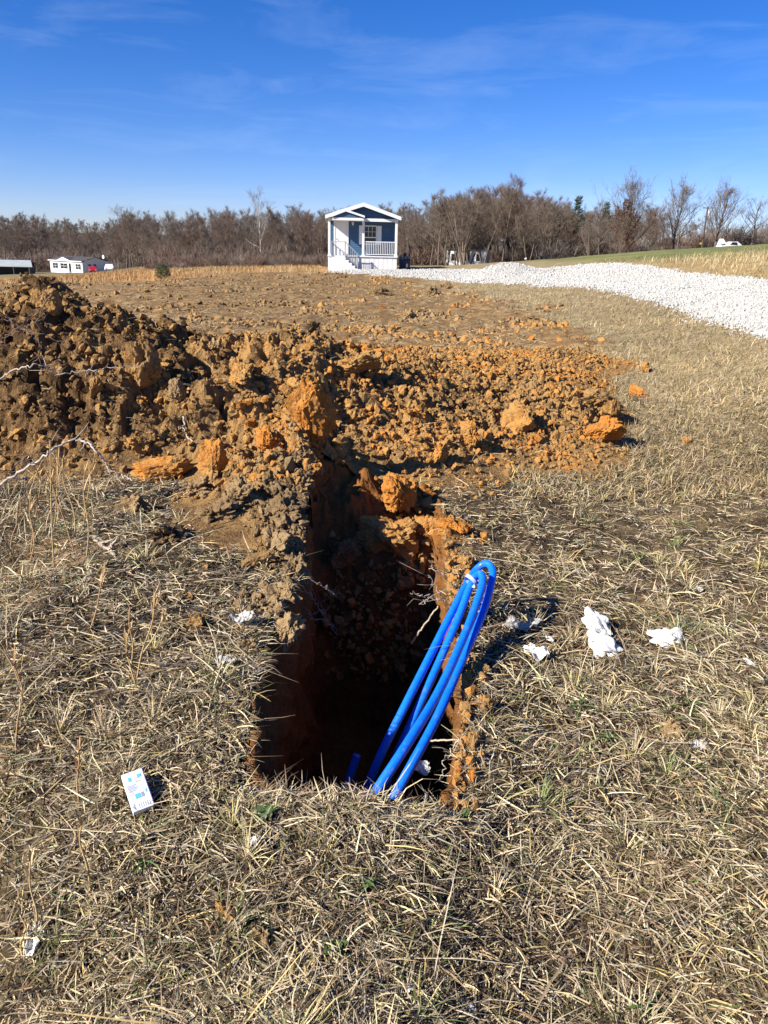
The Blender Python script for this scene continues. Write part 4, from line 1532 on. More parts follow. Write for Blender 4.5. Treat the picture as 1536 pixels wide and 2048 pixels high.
# ================================================================ TREES
def grow_tree(seed, H=15, r0=.2, base=.28, nl=16, spread=.9, up=.35, levels=(6, 5), twigs=12, stems=1, twl=(.5, 1.0), tww=.02, lean=.0):
    """returns (wood mesh builder, twig arrays) for a bare tree of height H"""
    g = np.random.default_rng(seed)
    wood = MB()
    ends = []

    def branch(p, d, L, r, npt, sides, droop, wig):
        P = [p]
        d = d / np.linalg.norm(d)
        for k in range(npt):
            d = d + g.normal(0, wig, 3) + np.array([0, 0, droop])
            d /= np.linalg.norm(d)
            P.append(P[-1] + d * L / npt)
        P = np.array(P)
        wood.tube(P, np.linspace(r, r * .35, len(P)), sides, False)
        return P

    for sidx in range(stems):
        a = g.uniform(0, 6.28)
        d0 = np.array([math.cos(a) * (lean + (.28 if stems > 1 else .02)), math.sin(a) * (lean + (.28 if stems > 1 else .02)), 1])
        T = branch(np.array([.15 * math.cos(a), .15 * math.sin(a), -.3]) * (stems > 1) + np.array([0, 0, -.3]), d0, H * .9 * g.uniform(.85, 1.0 if stems > 1 else 1.0), r0, 9, 7, .02, .05)
        n_l = max(6, nl // stems + 2)
        for i in range(n_l):
            t = base + (1 - base) * ((i + g.uniform(0, .8)) / n_l)
            k = min(int(t * 9), 8)
            p = T[k] * (1 - (t * 9 - k)) + T[k + 1] * (t * 9 - k)
            a = i * 2.4 + g.uniform(-.4, .4)
            el = up + .7 * t + g.normal(0, .12)
            dv = np.array([math.cos(a) * math.cos(el), math.sin(a) * math.cos(el), math.sin(el)])
            L1 = H * spread * .42 * (1 - .62 * t) * g.uniform(.8, 1.2)
            B = branch(p, dv, L1, r0 * .42 * (1 - .6 * t), 6, 5, .10, .10)
            for j in range(levels[0]):
                q = g.uniform(.25, 1)
                kk = min(int(q * 6), 5)
                p2 = B[kk] + (B[kk + 1] - B[kk]) * (q * 6 - kk)
                d2 = (B[kk + 1] - B[kk])
                d2 = d2 / np.linalg.norm(d2) + g.normal(0, .5, 3) + np.array([0, 0, .2])
                B2 = branch(p2, d2, L1 * .48 * g.uniform(.6, 1.1), r0 * .14 * (1 - .4 * t), 4, 3, .07, .14)
                for m in range(levels[1]):
                    q = g.uniform(.2, 1)
                    kk = min(int(q * 4), 3)
                    p3 = B2[kk] + (B2[kk + 1] - B2[kk]) * (q * 4 - kk)
                    d3 = (B2[kk + 1] - B2[kk])
                    d3 = d3 / np.linalg.norm(d3) + g.normal(0, .55, 3) + np.array([0, 0, .12])
                    d3 /= np.linalg.norm(d3)
                    ends.append(np.concatenate([p3, d3, [L1 * .24 * g.uniform(.6, 1.2)]]))
    E = np.array(ends)
    # twigs: slivers along each last branchlet
    ti = np.repeat(np.arange(len(E)), twigs)
    n = len(ti)
    s = g.uniform(0, 1, n)
    p0 = E[ti, :3] + E[ti, 3:6] * (E[ti, 6] * s)[:, None]
    d = E[ti, 3:6] + g.normal(0, .55, (n, 3)) + np.array([0, 0, .15])
    d /= np.linalg.norm(d, axis=1)[:, None]
    L = g.uniform(*twl, n) * (H / 15)
    # the branchlets themselves join the twig set
    p0 = np.vstack([E[:, :3], p0]); d = np.vstack([E[:, 3:6], d]); L = np.concatenate([E[:, 6] * 1.1, L])
    wd = np.concatenate([np.full(len(E), tww * 1.9), g.uniform(.6, 1.2, n) * tww])
    side = np.cross(d, g.normal(size=d.shape))
    side /= np.linalg.norm(side, axis=1)[:, None] + 1e-9
    A, B_, C = p0 + side * (wd / 2)[:, None], p0 - side * (wd / 2)[:, None], p0 + d * L[:, None]
    V = np.stack([A, B_, C], 1).reshape(-1, 3)
    F = np.arange(len(V)).reshape(-1, 3)
    return wood, V, F


TREE = {}


def tree_kind(key, bark, twig, **k):
    wood, V, F = grow_tree(**k)
    TREE[key] = (wood.mesh('trunk_mesh', bark, True), mesh_np('crown_mesh', V, F, None, False, twig), k.get('H', 15))


tree_kind('tall_a', M_bark, M_twig, seed=1, H=15, nl=16, base=.3, spread=.85)
tree_kind('tall_b', M_bark, M_twig_red, seed=2, H=15, nl=18, base=.22, spread=.95, up=.3)
tree_kind('tall_c', M_bark, M_twig_grey, seed=3, H=15, nl=15, base=.4, spread=.8, up=.5)
tree_kind('tall_d', M_bark, M_twig, seed=14, H=15, nl=17, base=.3, spread=1.0, up=.2)
tree_kind('vase', M_bark, M_twig_grey, seed=4, H=13, r0=.26, nl=26, base=.14, spread=1.5, up=.5, twigs=8, tww=.02)
tree_kind('round', M_bark, M_twig_grey, seed=5, H=10, r0=.26, nl=18, base=.22, spread=1.35, up=.1, twigs=5, levels=(6, 4), tww=.018)
tree_kind('multi', M_bark, M_twig, seed=6, H=14, r0=.17, nl=30, base=.25, spread=.8, up=.5, stems=5, levels=(5, 4), twigs=8)
tree_kind('sycamore', M_palebark, M_twig_grey, seed=8, H=16, r0=.2, nl=15, base=.3, spread=1.05, up=.3, levels=(6, 4), twigs=5)


def brush_mesh(name, seed, mat, n=260, H=2.6, W=1.6, w=.022):
    g = np.random.default_rng(seed)
    a = g.uniform(0, 6.28, n)
    r = W * np.sqrt(g.uniform(0, 1, n)) * .6
    p0 = np.stack([r * np.cos(a), r * np.sin(a), g.uniform(0, H * .55, n)], -1)
    d = np.stack([np.cos(a) * .4, np.sin(a) * .4, np.ones(n)], -1) + g.normal(0, .45, (n, 3))
    d /= np.linalg.norm(d, axis=1)[:, None]
    L = g.uniform(.35, .75, n) * H * .65
    s = np.cross(d, g.normal(size=(n, 3)))
    s /= np.linalg.norm(s, axis=1)[:, None]
    ww = g.uniform(.5, 1.4, n) * w
    V = np.stack([p0 + s * ww[:, None], p0 - s * ww[:, None], p0 + d * L[:, None]], 1).reshape(-1, 3)
    return mesh_np(name, V, np.arange(len(V)).reshape(-1, 3), None, False, mat)


def joined(key, nm):
    """trunk and crown of a kind in one mesh, for the wood that reads as a mass"""
    t, c, H = TREE[key]
    V, F4, F3, mi = [], [], [], []
    me = bpy.data.meshes.new(nm)
    bm = bmesh.new()
    bm.from_mesh(t)
    n0 = len(bm.faces)
    bm.from_mesh(c)
    bm.faces.ensure_lookup_table()
    for i in range(n0, len(bm.faces)):
        bm.faces[i].material_index = 1
    bm.to_mesh(me)
    bm.free()
    me.materials.append(t.materials[0])
    me.materials.append(c.materials[0])
    return me


def leafy_crown(name, seed, mat, shape, n=3500, lw=.16):
    """leaf slivers through the volume of a crown given by shape(u) -> radius at height u"""
    g = np.random.default_rng(seed)
    u = g.uniform(0, 1, n)
    rr = shape(u) * np.sqrt(g.uniform(.12, 1, n)) * (1 + .25 * perlin(u * 6 + seed, g.uniform(0, 1, n) * 3))
    a = g.uniform(0, 6.28, n)
    lob = 1 + .22 * np.sin(a * 3 + u * 9 + seed) * np.sin(u * 14)
    p = np.stack([rr * lob * np.cos(a), rr * lob * np.sin(a), u], -1)
    return p, g, lw


def foliage(name, seed, mat, H, z0, shape, n, lw, ll):
    p, g, _ = leafy_crown(name, seed, mat, shape, n)
    p[:, 2] = z0 + p[:, 2] * (H - z0)
    d = g.normal(size=(n, 3))
    d[:, 2] = np.abs(d[:, 2]) * .6
    d /= np.linalg.norm(d, axis=1)[:, None]
    s = np.cross(d, g.normal(size=(n, 3)))
    s /= np.linalg.norm(s, axis=1)[:, None]
    L, w = g.uniform(.6, 1.3, n)[:, None] * ll, g.uniform(.6, 1.3, n)[:, None] * lw
    V = np.stack([p - s * w, p + s * w, p + d * L], 1).reshape(-1, 3)
    return mesh_np(name, V, np.arange(3 * n).reshape(-1, 3), None, False, mat)


SKY_X = [-600, 0, 60, 120, 230, 262, 330, 420, 480, 560, 640, 700, 760, 800, 860, 880, 960, 1020, 1060, 1110, 1150, 1200, 1300, 1400, 1536, 2100]
SKY_Y = [430, 430, 424, 436, 442, 424, 424, 410, 408, 410, 412, 408, 402, 406, 402, 380, 362, 364, 378, 388, 396, 402, 408, 428, 442, 442]


def top_z(px, d):
    return at(px, float(np.interp(px, SKY_X, SKY_Y)), d).z


def build_wood():
    g = np.random.default_rng(61)
    keys = ['tall_a', 'tall_b', 'tall_c', 'tall_d', 'multi']
    protos = [joined(k, 'wood_tree') for k in keys]
    brush = [brush_mesh('brush', 70, M_twig_red, 420, 2.8, 2.2), brush_mesh('brush', 71, M_twig, 420, 3.2, 2.0), brush_mesh('brush', 72, M_twig_grey, 420, 2.4, 2.4)]
    P, Rt, Sc, Ix = [], [], [], []

    def put(px, d, f, idx, hz=None):
        q = at(px, 500, d)
        z = gz(q.x, q.y)
        h = (top_z(px, d) - z) * f if hz is None else hz
        H0 = TREE[keys[idx]][2] if idx < len(keys) else 2.6
        s = max(.2, h / H0)
        P.append((q.x, q.y, z - .1))
        Rt.append((0, 0, g.uniform(0, 6.28)))
        w = s * g.uniform(.9, 1.25)
        Sc.append((w, w, s))
        Ix.append(idx)

    def band(n, x0, x1, d0, d1, f0, f1):
        for k in range(n):
            px = x0 + (x1 - x0) * (k + g.uniform(0, 1)) / n
            put(px, g.uniform(d0, d1), g.uniform(f0, f1), int(g.integers(0, len(keys))))
    band(84, -420, 300, 235, 300, .55, .95)
    band(80, -420, 320, 300, 430, .75, 1.02)
    band(46, -420, 330, 430, 560, .85, 1.05)
    band(46, 230, 700, 150, 215, .82, 1.03)
    band(40, 330, 820, 118, 165, .6, .95)
    band(58, 620, 1320, 150, 230, .8, 1.02)
    band(34, 780, 1290, 112, 150, .6, .97)
    band(24, 850, 1110, 116, 136, .85, 1.04)
    band(40, 1200, 1900, 160, 240, .75, 1.02)
    band(30, 1250, 2000, 130, 165, .45, .7)
    nb = 340
    for k in range(nb):
        px = g.uniform(-300, 1900)
        d = (g.uniform(212, 235) if px < 300 else g.uniform(108, 150) if px < 1280 else g.uniform(128, 150))
        if 872 < px < 988 and d < 122:
            continue
        put(px, d, 1, len(keys) + int(g.integers(0, 3)), g.uniform(1.4, 4.2) * (1.5 if px < 300 else 1))
    for k in range(90):
        px = g.uniform(300, 660)
        put(px, g.uniform(94, 112), 1, len(keys) + int(g.integers(0, 3)), g.uniform(.9, 2.2))
    instancer('bare_woodland', protos + brush, P, Rt, Sc, Ix, 'bare brown winter woodland closing the far side of the fields', 'woodland')


build_wood()


def place_tree(key, px, d, top_py, label, group=None, base_py=None, rz=None, wide=1.0):
    q = at(px, 500, d)
    z = gz(q.x, q.y)
    h = at(px, top_py, d).z - z
    t, c, H0 = TREE[key]
    s = h / (H0 * 1.0)
    r = empty('bare_tree', (q.x, q.y, z - .1), random.uniform(0, 6.28) if rz is None else rz)
    r.scale = (s * wide, s * wide, s)
    tag(r, label, 'tree', group)
    link('trunk', t, r)
    link('crown', c, r)
    return r


place_tree('sycamore', 519, 112, 384, 'tall white barked tree standing out against the brown wood left of the house')
place_tree('multi', 930, 98, 362, 'many stemmed bare tree in front of the half hidden white house', wide=1.15)
place_tree('tall_a', 1006, 104, 349, 'tallest bare tree, right of the many stemmed one')
place_tree('tall_c', 878, 104, 378, 'slim bare tree at the left of the many stemmed clump')
place_tree('vase', 1250, 122, 360, 'bare tree rising above the russet leaved oak')
place_tree('vase', 1346, 128, 371, 'fan shaped bare tree between the russet oak and the lone tree')
place_tree('vase', 1428, 126, 375, 'lone fan shaped bare tree against the sky, second from the right edge', wide=1.1)
place_tree('round', 1502, 126, 398, 'rounded bare tree at the right edge behind the white truck')
place_tree('round', 256, 225, 417, 'bare open crowned tree rising above the wood right of the far home')
place_tree('tall_c', 345, 210, 411, 'bare tree poking above the left wood line right of the far home')
for px, d, top, lab in ((897, 106, 392, 'thin bare tree before the left end of the half hidden white house'), (921, 103, 385, 'thin bare tree before the middle of the half hidden white house'),
                        (968, 104, 372, 'thin bare tree at the right corner of the half hidden white house')):
    place_tree('multi', px, d, top, lab, wide=.8)
g_ = np.random.default_rng(91)
for k in range(15):
    px = 350 + k * 21 + g_.uniform(-8, 8)
    if abs(px - 519) < 12:
        continue
    place_tree(['tall_a', 'tall_b', 'tall_d', 'tall_c'][k % 4], px, g_.uniform(108, 122), np.interp(px, SKY_X, SKY_Y) + g_.uniform(2, 45), 'bare grey brown tree on the wood edge left of the blue house', 'wood edge trees left of the blue house')
for k in range(16):
    px = 800 + k * 29 + g_.uniform(-9, 9)
    place_tree(['tall_b', 'multi', 'tall_d', 'tall_a'][k % 4], px, g_.uniform(103, 118), np.interp(px, SKY_X, SKY_Y) + g_.uniform(4, 42), 'bare brown tree on the wood edge right of the blue house', 'wood edge trees right of the blue house')


def russet_oak():
    q = at(1243, 500, 121)
    z = gz(q.x, q.y)
    r = empty('oak_tree', (q.x, q.y, z))
    tag(r, 'oak still holding russet brown leaves at the wood edge', 'tree')
    h = at(1243, 396, 121).z - z
    t = link('trunk', TREE['tall_d'][0], r)
    t.scale = (h / 15,) * 3
    link('crown', foliage('crown_mesh', 7, M_russet, h * .97, .8, lambda u: h * .30 * np.sin(np.clip(u * .9 + .1, 0, 1) * 3.1416) ** .8 * (.8 + .35 * np.sin(u * 13)) + .2, 2300, .07, .26), r)


russet_oak()


def cedar(px, d, top, label, wide=.3):
    q = at(px, 500, d)
    z = gz(q.x, q.y)
    h = at(px, top, d).z - z
    r = empty('evergreen_tree', (q.x, q.y, z))
    tag(r, label, 'tree')
    MB().tube([(0, 0, -.2), (0, 0, h * .8)], [.2, .04], 6).build('trunk', M_bark, r)
    link('crown', foliage('crown_mesh', int(px), M_conifer, h, .6, lambda u: h * wide * (1 - u) ** .55 * (.6 + .5 * np.sin(u * 15 + px)) + .3, 1500, .05, .6), r)


cedar(1148, 122, 393, 'dark green pine showing above the bare wood', .2)
cedar(1128, 128, 436, 'green cedar standing low among the bare trees beside the taller pine', .26)
cedar(1205, 150, 406, 'small dark evergreen tip beside the russet oak', .2)
cedar(668, 120, 470, 'dull green cedar low in the wood just left of the blue house', .3)


def bush():
    q = at(328, 566, 44)
    z = gz(q.x, q.y)
    r = empty('round_bush', (q.x, q.y, z))
    tag(r, 'round dark green bush alone in the orange grass', 'bush')
    for k in range(4):
        a = k * 1.7
        MB().tube([(0, 0, -.05), (.1 * math.cos(a), .1 * math.sin(a), .35), (.2 * math.cos(a), .2 * math.sin(a), .6)], [.02, .015, .008], 5).build('stem', M_bark, r)
    link('crown', foliage('crown_mesh', 5, M_conifer, .74, .03, lambda u: .42 * np.sqrt(np.clip(1 - (u * 1.05 - .25) ** 2 / .64, .02, 1)), 2600, .016, .06), r)


bush()


# ================================================================ DETAILS NEAR THE TRENCH
def surf(px, py, z_off=0.0, d0=1.3, d1=60):
    """where the sight line of a pixel meets the ground or the spoil"""
    d = d0 * (d1 / d0) ** np.linspace(0, 1, 1500)
    r = ray(px, py)
    t = d / r[1]
    x, z = r[0] * t, CAM_H + r[2] * t
    s_ = pile_z(x, d) + z_off
    k = np.argmax(z < s_)
    return Vector((x[k], d[k], s_[k] - z_off))


def depth_of(p):
    return float(np.dot(np.array([p[0], p[1], p[2] - CAM_H]), F_))


def clod_at(px, py, w, h, label, mesh=None, sink=.25, rot=None, p=None, group=None, flat=.8, name='clay_clod'):
    p = surf(px, py + h * .35) if p is None else p
    k = depth_of(p) / FPX
    sx, sz = w * k / 2 * 1.12, h * k / 2 * 1.05
    o = link(name, mesh if mesh else random.choice(clods_big), None, loc=(p.x, p.y + sx * .3, p.z + sz * (1 - sink * 1.6)), rot=rot if rot else (random.uniform(-.3, .3), random.uniform(-.3, .3), random.uniform(0, 6.28)), scale=(sx, sx * flat, sz))
    tag(o, label, 'soil clod', group)
    return o


# ---- clods that stand out
slab = lump_mesh('clod_mesh', 501, 5, M_clod, .26, 7, squash=(1, .55, 1))
block = lump_mesh('clod_mesh', 502, 5, M_orange, .26, 10)
sod = [lump_mesh('clod_mesh', 520 + i, 5, M_topsoil, .6, 5) for i in range(4)]
q = at(612, 985, 5.15)
clod_at(0, 0, 88, 160, 'tall upright slab of tan clay leaning at the far left corner of the trench', slab, .1, (.15, -.28, .2), p=Vector((q.x, q.y, pile_z(np.array([q.x]), np.array([q.y]))[0] - .05)), flat=.9)
q = at(778, 1128, 4.55)
clod_at(0, 0, 118, 95, 'big orange clay block resting on the far slope inside the trench', block, .05, (.1, .2, .5), p=q)
q = at(856, 1092, 4.72)
clod_at(0, 0, 52, 66, 'narrow orange clod wedged right of the big block inside the trench', clods_orange[1], .05, p=q)
q = at(690, 1150, 4.45)
clod_at(0, 0, 90, 80, 'dark shaded clod left of the big block inside the trench', clods_big[3], .05, p=q)
clod_at(425, 925, 62, 88, 'pale orange upright clod at the foot of the left spoil', clods_orange[0])
clod_at(322, 945, 140, 62, 'long low orange block at the foot of the left spoil', clods_orange[2], flat=.5)
clod_at(298, 735, 72, 125, 'tall column of stacked clay on the left spoil ridge', lump_mesh('clod_mesh', 503, 5, M_clod, .42, 9, squash=(1, .9, 1)), .3)
clod_at(352, 785, 36, 44, 'rounded grey brown stone on the left spoil', lump_mesh('clod_mesh', 504, 5, M_topsoil, .15, 2))
clod_at(88, 600, 50, 62, 'jagged crest block at the peak of the left spoil', clods_orange[3])
clod_at(932, 868, 48, 70, 'flat tilted orange flake on the right spoil slope', slab)
clod_at(1035, 845, 110, 72, 'crumbling orange block in the right spoil front', clods_orange[4], flat=.6)
clod_at(1195, 790, 130, 84, 'brown sod lump topping the right end of the spoil', clods_big[10], .4, flat=.7)
clod_at(1212, 868, 84, 50, 'bright orange lump at the right foot of the spoil', block, flat=.7)
clod_at(1222, 822, 28, 46, 'small upright clod just above the bright orange lump at right', clods_orange[1])
clod_at(800, 965, 105, 110, 'broad brown lump on the slope above the trench', clods_big[5], .45)
clod_at(880, 908, 55, 60, 'tan lump right of the broad brown lump above the trench', clods_big[6])
clod_at(530, 888, 76, 56, 'dark rust clod half in shadow left of the upright slab', clods_orange[0])
clod_at(582, 782, 54, 58, 'yellowish tan clod on the crest above the upright slab', clods_big[8])
clod_at(712, 735, 84, 64, 'tan crest lump in the middle of the spoil', clods_big[9])
clod_at(480, 755, 70, 50, 'yellow tan knob on the spoil beside a dark hollow', clods_big[7])
# strays lying in the grass
clod_at(396, 1244, 44, 34, 'small bright orange clod in the grass left of the trench', clods_orange[2])
clod_at(515, 1122, 62, 40, 'orange clod in a hollow of the left trench rim', clods_orange[3])
clod_at(380, 1194, 18, 16, 'tiny rust crumb in the grass above the bright orange clod', clods_orange[4])
clod_at(450, 1825, 44, 40, 'single orange clod in the grass near the bottom of the picture', clods_orange[1])
clod_at(520, 1880, 44, 44, 'brown clod below the orange one near the bottom of the picture', sod[2])
clod_at(1345, 1458, 52, 38, 'brown earth lump in the right hand grass', sod[1])
clod_at(1288, 737, 26, 26, 'small orange clod in the grass right of the spoil', clods_orange[0])
clod_at(1277, 786, 50, 26, 'flat rust clod right of the spoil end', clods_orange[2], flat=.6)
clod_at(1372, 880, 24, 14, 'tiny orange crumb in the grass far right of the spoil', clods_orange[3])
for px, py, w, h, lab in ((860, 584, 46, 22, 'dark clod heap in the field in front of the gravel'), (822, 634, 34, 22, 'dark clod standing in the middle of the brown field'), (765, 588, 46, 20, 'dark clod low in the field below the blue house'),
                          (625, 660, 34, 32, 'knobbly clod at the near edge of the brown field'), (1072, 640, 60, 16, 'long dark sod strip where the field meets the grass'), (430, 690, 30, 22, 'dark clod behind the left spoil ridge'), (905, 574, 34, 14, 'dark sod lump beside the gravel edge')):
    clod_at(px, py, w, h, lab, random.choice(sod), flat=.7)
for px, py, w, h in ((560, 1012, 90, 70), (480, 985, 80, 56), (545, 1075, 76, 64), (585, 1130, 50, 70), (420, 1022, 76, 50), (335, 1062, 80, 46), (575, 1240, 56, 80), (560, 1185, 50, 56), (500, 1290, 44, 40), (262, 1012, 70, 44), (390, 975, 60, 40)):
    clod_at(px, py, w, h, 'grey brown sod lump on the left trench rim', random.choice(sod), .45, flat=.9, group='sod lumps on the left trench rim', name='sod_clod')
for px, py, w, h in ((952, 1330, 46, 60), (965, 1400, 50, 66), (948, 1470, 40, 70), (940, 1540, 44, 60), (930, 1120, 44, 50), (905, 1040, 60, 60), (925, 1230, 34, 50)):
    clod_at(px, py, w, h, 'crumbly tan soil lump on the right trench rim', random.choice(clods_big), .55, flat=.9, group='soil lumps on the right trench rim')
gq = np.random.default_rng(77)
n_big = 0
while n_big < 46:
    x, y = gq.uniform(-4.2, 2.6), gq.uniform(4.9, 10.5)
    hgt = float(mound_h(np.array([x]), np.array([y]))[0])
    if hgt < .1 or (x > -.4 and gq.uniform() < .6):
        continue
    r_ = gq.uniform(.045, .10) * (1 if x < -.3 else .65)
    z = float(pile_z(np.array([x]), np.array([y]))[0])
    left = x < -.45
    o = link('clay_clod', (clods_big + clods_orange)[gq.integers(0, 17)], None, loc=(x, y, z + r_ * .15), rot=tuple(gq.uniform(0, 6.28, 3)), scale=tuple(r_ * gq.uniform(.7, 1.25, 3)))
    tag(o, 'lumpy clay clod heaped on the high left spoil' if left else 'lumpy clay clod on the lower right spoil', 'soil clod', 'clods on the left spoil' if left else 'clods on the right spoil')
    n_big += 1


# ---- blue pipe: two bent loops leaning out of the trench, taped at the top
def build_pipe():
    RAD = .0178
    base = at(760, 1600, 2.25)
    r = empty('blue_pipe', (base.x, base.y, -1.0))
    tag(r, 'bright blue plastic water pipe bent in two loops leaning out of the trench', 'pipe')
    inv = Vector(r.location)

    def strand(pts, nm):
        P = [tuple(at(*p) - inv) for p in pts]
        P = catmull(P, 90)
        return MB().tube(P, RAD, 16, True).build(nm, M_blue, r, True)
    strand([(700, 1760, 2.62), (712, 1640, 2.60), (757, 1520, 2.62), (806, 1420, 2.74), (852, 1328, 2.95), (905, 1222, 3.21), (938, 1160, 3.40), (957, 1135, 3.46), (974, 1127, 3.45), (984, 1138, 3.41),
            (984, 1160, 3.33), (966, 1225, 3.13), (925, 1320, 2.85), (874, 1435, 2.54), (815, 1545, 2.30), (770, 1625, 2.20), (700, 1740, 2.14)], 'pipe_loop')
    strand([(740, 1760, 2.72), (748, 1650, 2.66), (782, 1540, 2.66), (830, 1430, 2.76), (880, 1320, 2.98), (918, 1232, 3.17), (938, 1178, 3.29), (950, 1154, 3.33), (961, 1148, 3.30), (965, 1166, 3.24),
            (952, 1210, 3.10), (925, 1280, 2.88), (875, 1388, 2.56), (810, 1495, 2.28), (748, 1590, 2.14), (690, 1690, 2.08)], 'pipe_loop')
    a, b = Vector(at(929, 1148, 3.35)) - inv, Vector(at(954, 1176, 3.23)) - inv
    m = MB()
    ca = (a + b) / 2
    ax = (b - a).normalized()
    up = (Vector(at(958, 1136, 3.46)) - Vector(at(905, 1222, 3.21))).normalized()
    nn = ax.cross(up).normalized()
    V, F = [], []
    N = 28
    for k in range(N):
        t = 2 * math.pi * k / N
        p = ca + ax * (math.cos(t) * .046) + nn * (math.sin(t) * .026)
        for s_ in (-.011, .011):
            V.append(tuple(p + up * (s_ + .010 * math.cos(t))))
    F = [(2 * k, 2 * k + 1, 2 * ((k + 1) % N) + 1, 2 * ((k + 1) % N)) for k in range(N)]
    m.add(V, F).build('tape_band', M_tape, r, True)
    # free pipe end standing in the dark of the trench
    strand([(660, 1740, 2.85), (690, 1590, 2.82), (714, 1510, 2.86)], 'pipe_end')


build_pipe()


# ---- small printed carton
def build_carton():
    T = ong(263, 1543, .085)
    B = ong(288, 1617, .03)
    v = (T - B)
    Lh = v.length
    v.normalize()
    Rr = (ong(309, 1612, .03) - ong(266, 1624, .03))
    Wd = Rr.length
    u = Rr.normalized()
    u = (u - v * u.dot(v)).normalized()
    n = u.cross(v).normalized()
    r = empty('carton', tuple(B))
    r.matrix_world = Matrix(((u.x, v.x, n.x, B.x), (u.y, v.y, n.y, B.y), (u.z, v.z, n.z, B.z), (0, 0, 0, 1)))
    tag(r, 'small white printed carton with purple edge lying in the left grass', 'box')
    h, t = Wd / 2, .022
    MB().box(-h, h, 0, Lh, -t, 0).build('carton_body', M_card, r, bevel=.0012)
    MB().box(h + .0002, h + .0012, .001, Lh - .001, -t + .001, -.001).build('purple_side', M_purple, r)
    MB().box(h + .0013, h + .0016, .02, Lh * .45, -t * .62, -t * .45).build('side_print', M_card, r)
    pr = lambda x0, x1, y0, y1, m, nm='print': MB().box(-h + x0 * 2 * h, -h + x1 * 2 * h, y0 * Lh, y1 * Lh, .0003, .0007).build(nm, m, r)
    pr(.30, .56, .29, .41, M_cyan, 'print_block')
    pr(.66, .86, .80, .88, M_cyan, 'print_block')
    pr(.22, .36, .76, .86, M_cyan, 'print_block')
    pr(.82, .90, .38, .46, M_cyan, 'print_block')
    for k in range(5):
        pr(.08, .45 + .06 * (k % 3), .50 + k * .036, .512 + k * .036, M_inkgrey, 'print_line')
    for k in range(3):
        pr(.60 + .05 * k, .625 + .05 * k, .29, .41, M_inkgrey, 'print_line')
    for k in range(6):
        pr(.34 + k * .1, .355 + k * .1, .05, .17 - .02 * (k % 2), M_inkgrey, 'print_line')
    for k in range(4):
        pr(.10, .17, .06 + k * .035, .08 + k * .035, M_inkgrey, 'print_line')
    pr(.5, .75, .70, .715, M_inkgrey, 'print_line')


build_carton()


# ---- torn scraps
def scrap(px, py, w, h, ang, mat, label, curl=.35, lift=.02, seed=0, p=None, cat='scrap', name='torn_scrap'):
    """thin torn sheet, bent and ragged, with real thickness"""
    g = np.random.default_rng(900 + seed)
    p = surf(px, py) if p is None else p
    k = depth_of(p) / FPX
    W, H = w * k, h * k * 1.5
    nu, nv = 14, 10
    U, V_ = np.meshgrid(np.linspace(-1, 1, nu), np.linspace(-1, 1, nv))
    edge = 1 + .22 * fbm(U * 1.5 + seed, V_ * 1.5, seed, 3)
    X, Y = U * W / 2 * edge * (1 - .35 * np.abs(V_)), V_ * H / 2 * edge * (1 - .3 * np.abs(U) ** 2)
    Z = curl * W * (.35 * fbm(U * 1.1 + seed * 3, V_ * 1.1, 2, 3) + .12 * U * U) + lift
    c, s_ = math.cos(ang), math.sin(ang)
    V = np.stack([X * c - Y * s_, X * s_ + Y * c, Z], -1).reshape(-1, 3)
    i = (np.arange(nv - 1)[:, None] * nu + np.arange(nu - 1)[None]).ravel()
    F = np.stack([i, i + 1, i + nu + 1, i + nu], -1)
    o = link(name, mesh_np('scrap_mesh', V, F, None, False, mat), None, loc=p)
    m = o.modifiers.new('thickness', 'SOLIDIFY')
    m.thickness = .0015
    return tag(o, label, cat)


def wad_mesh(seed):
    """crumpled sheet: sharp random folds over a flattened ball"""
    g = np.random.default_rng(seed)
    bm = bmesh.new()
    bmesh.ops.create_icosphere(bm, subdivisions=4, radius=1)
    V = np.array([v.co[:] for v in bm.verts])
    F = np.array([[v.index for v in f.verts] for f in bm.faces])
    bm.free()
    k = np.ones(len(V))
    for _ in range(22):
        nrm = g.normal(size=3); nrm /= np.linalg.norm(nrm)
        k += g.uniform(.05, .16) * (2 * np.abs(((V @ nrm) * g.uniform(.7, 2.0) + g.uniform(0, 1)) % 1 - .5) - .5)
    k += .25 * fbm(V[:, 0] * 1.3 + seed, V[:, 1] * 1.3, V[:, 2] * 1.3, 2)
    return mesh_np('wad_mesh', V * k[:, None], F, None, False, M_paper)


def wad(px, py, w, h, ang, seed, label):
    p = surf(px, py)
    k = depth_of(p) / FPX
    o = link('crumpled_paper', wad_mesh(seed), None, loc=(p.x, p.y, p.z + .035), rot=(.35, 0, ang), scale=(w * k / 2 * 1.15, h * k / 2 * 1.6, .034))
    tag(o, label, 'paper')


wad(1192, 1262, 40, 44, .3, 600, 'crumpled white paper wad, upper end of the longer pair in the right grass')
wad(1206, 1304, 46, 44, .5, 601, 'crumpled white paper wad, lower end of the longer pair in the right grass')
wad(1336, 1287, 54, 24, -.1, 605, 'small crumpled white paper wad alone far right in the grass')
scrap(1042, 1262, 84, 26, .25, M_greypaper, 'long pale scrap pointing right beside the pipe loop shadow', .5, .03, 1)
scrap(1072, 1316, 56, 26, -.5, M_paper, 'white folded scrap just below the long pale scrap', .9, .025, 2)
scrap(1098, 1286, 16, 14, .3, M_paper, 'tiny white shred between the two pale scraps', .6, .02, 3)
scrap(1396, 1184, 18, 14, .3, M_greypaper, 'tiny pale shred in the upper right grass', .6, .02, 4)
scrap(1498, 1335, 14, 26, .2, M_greypaper, 'small pale shred at the right edge of the grass', .6, .02, 5)
scrap(1398, 1500, 40, 18, .4, M_greypaper, 'pale shred in the right grass below the brown earth lump', .6, .015, 6)
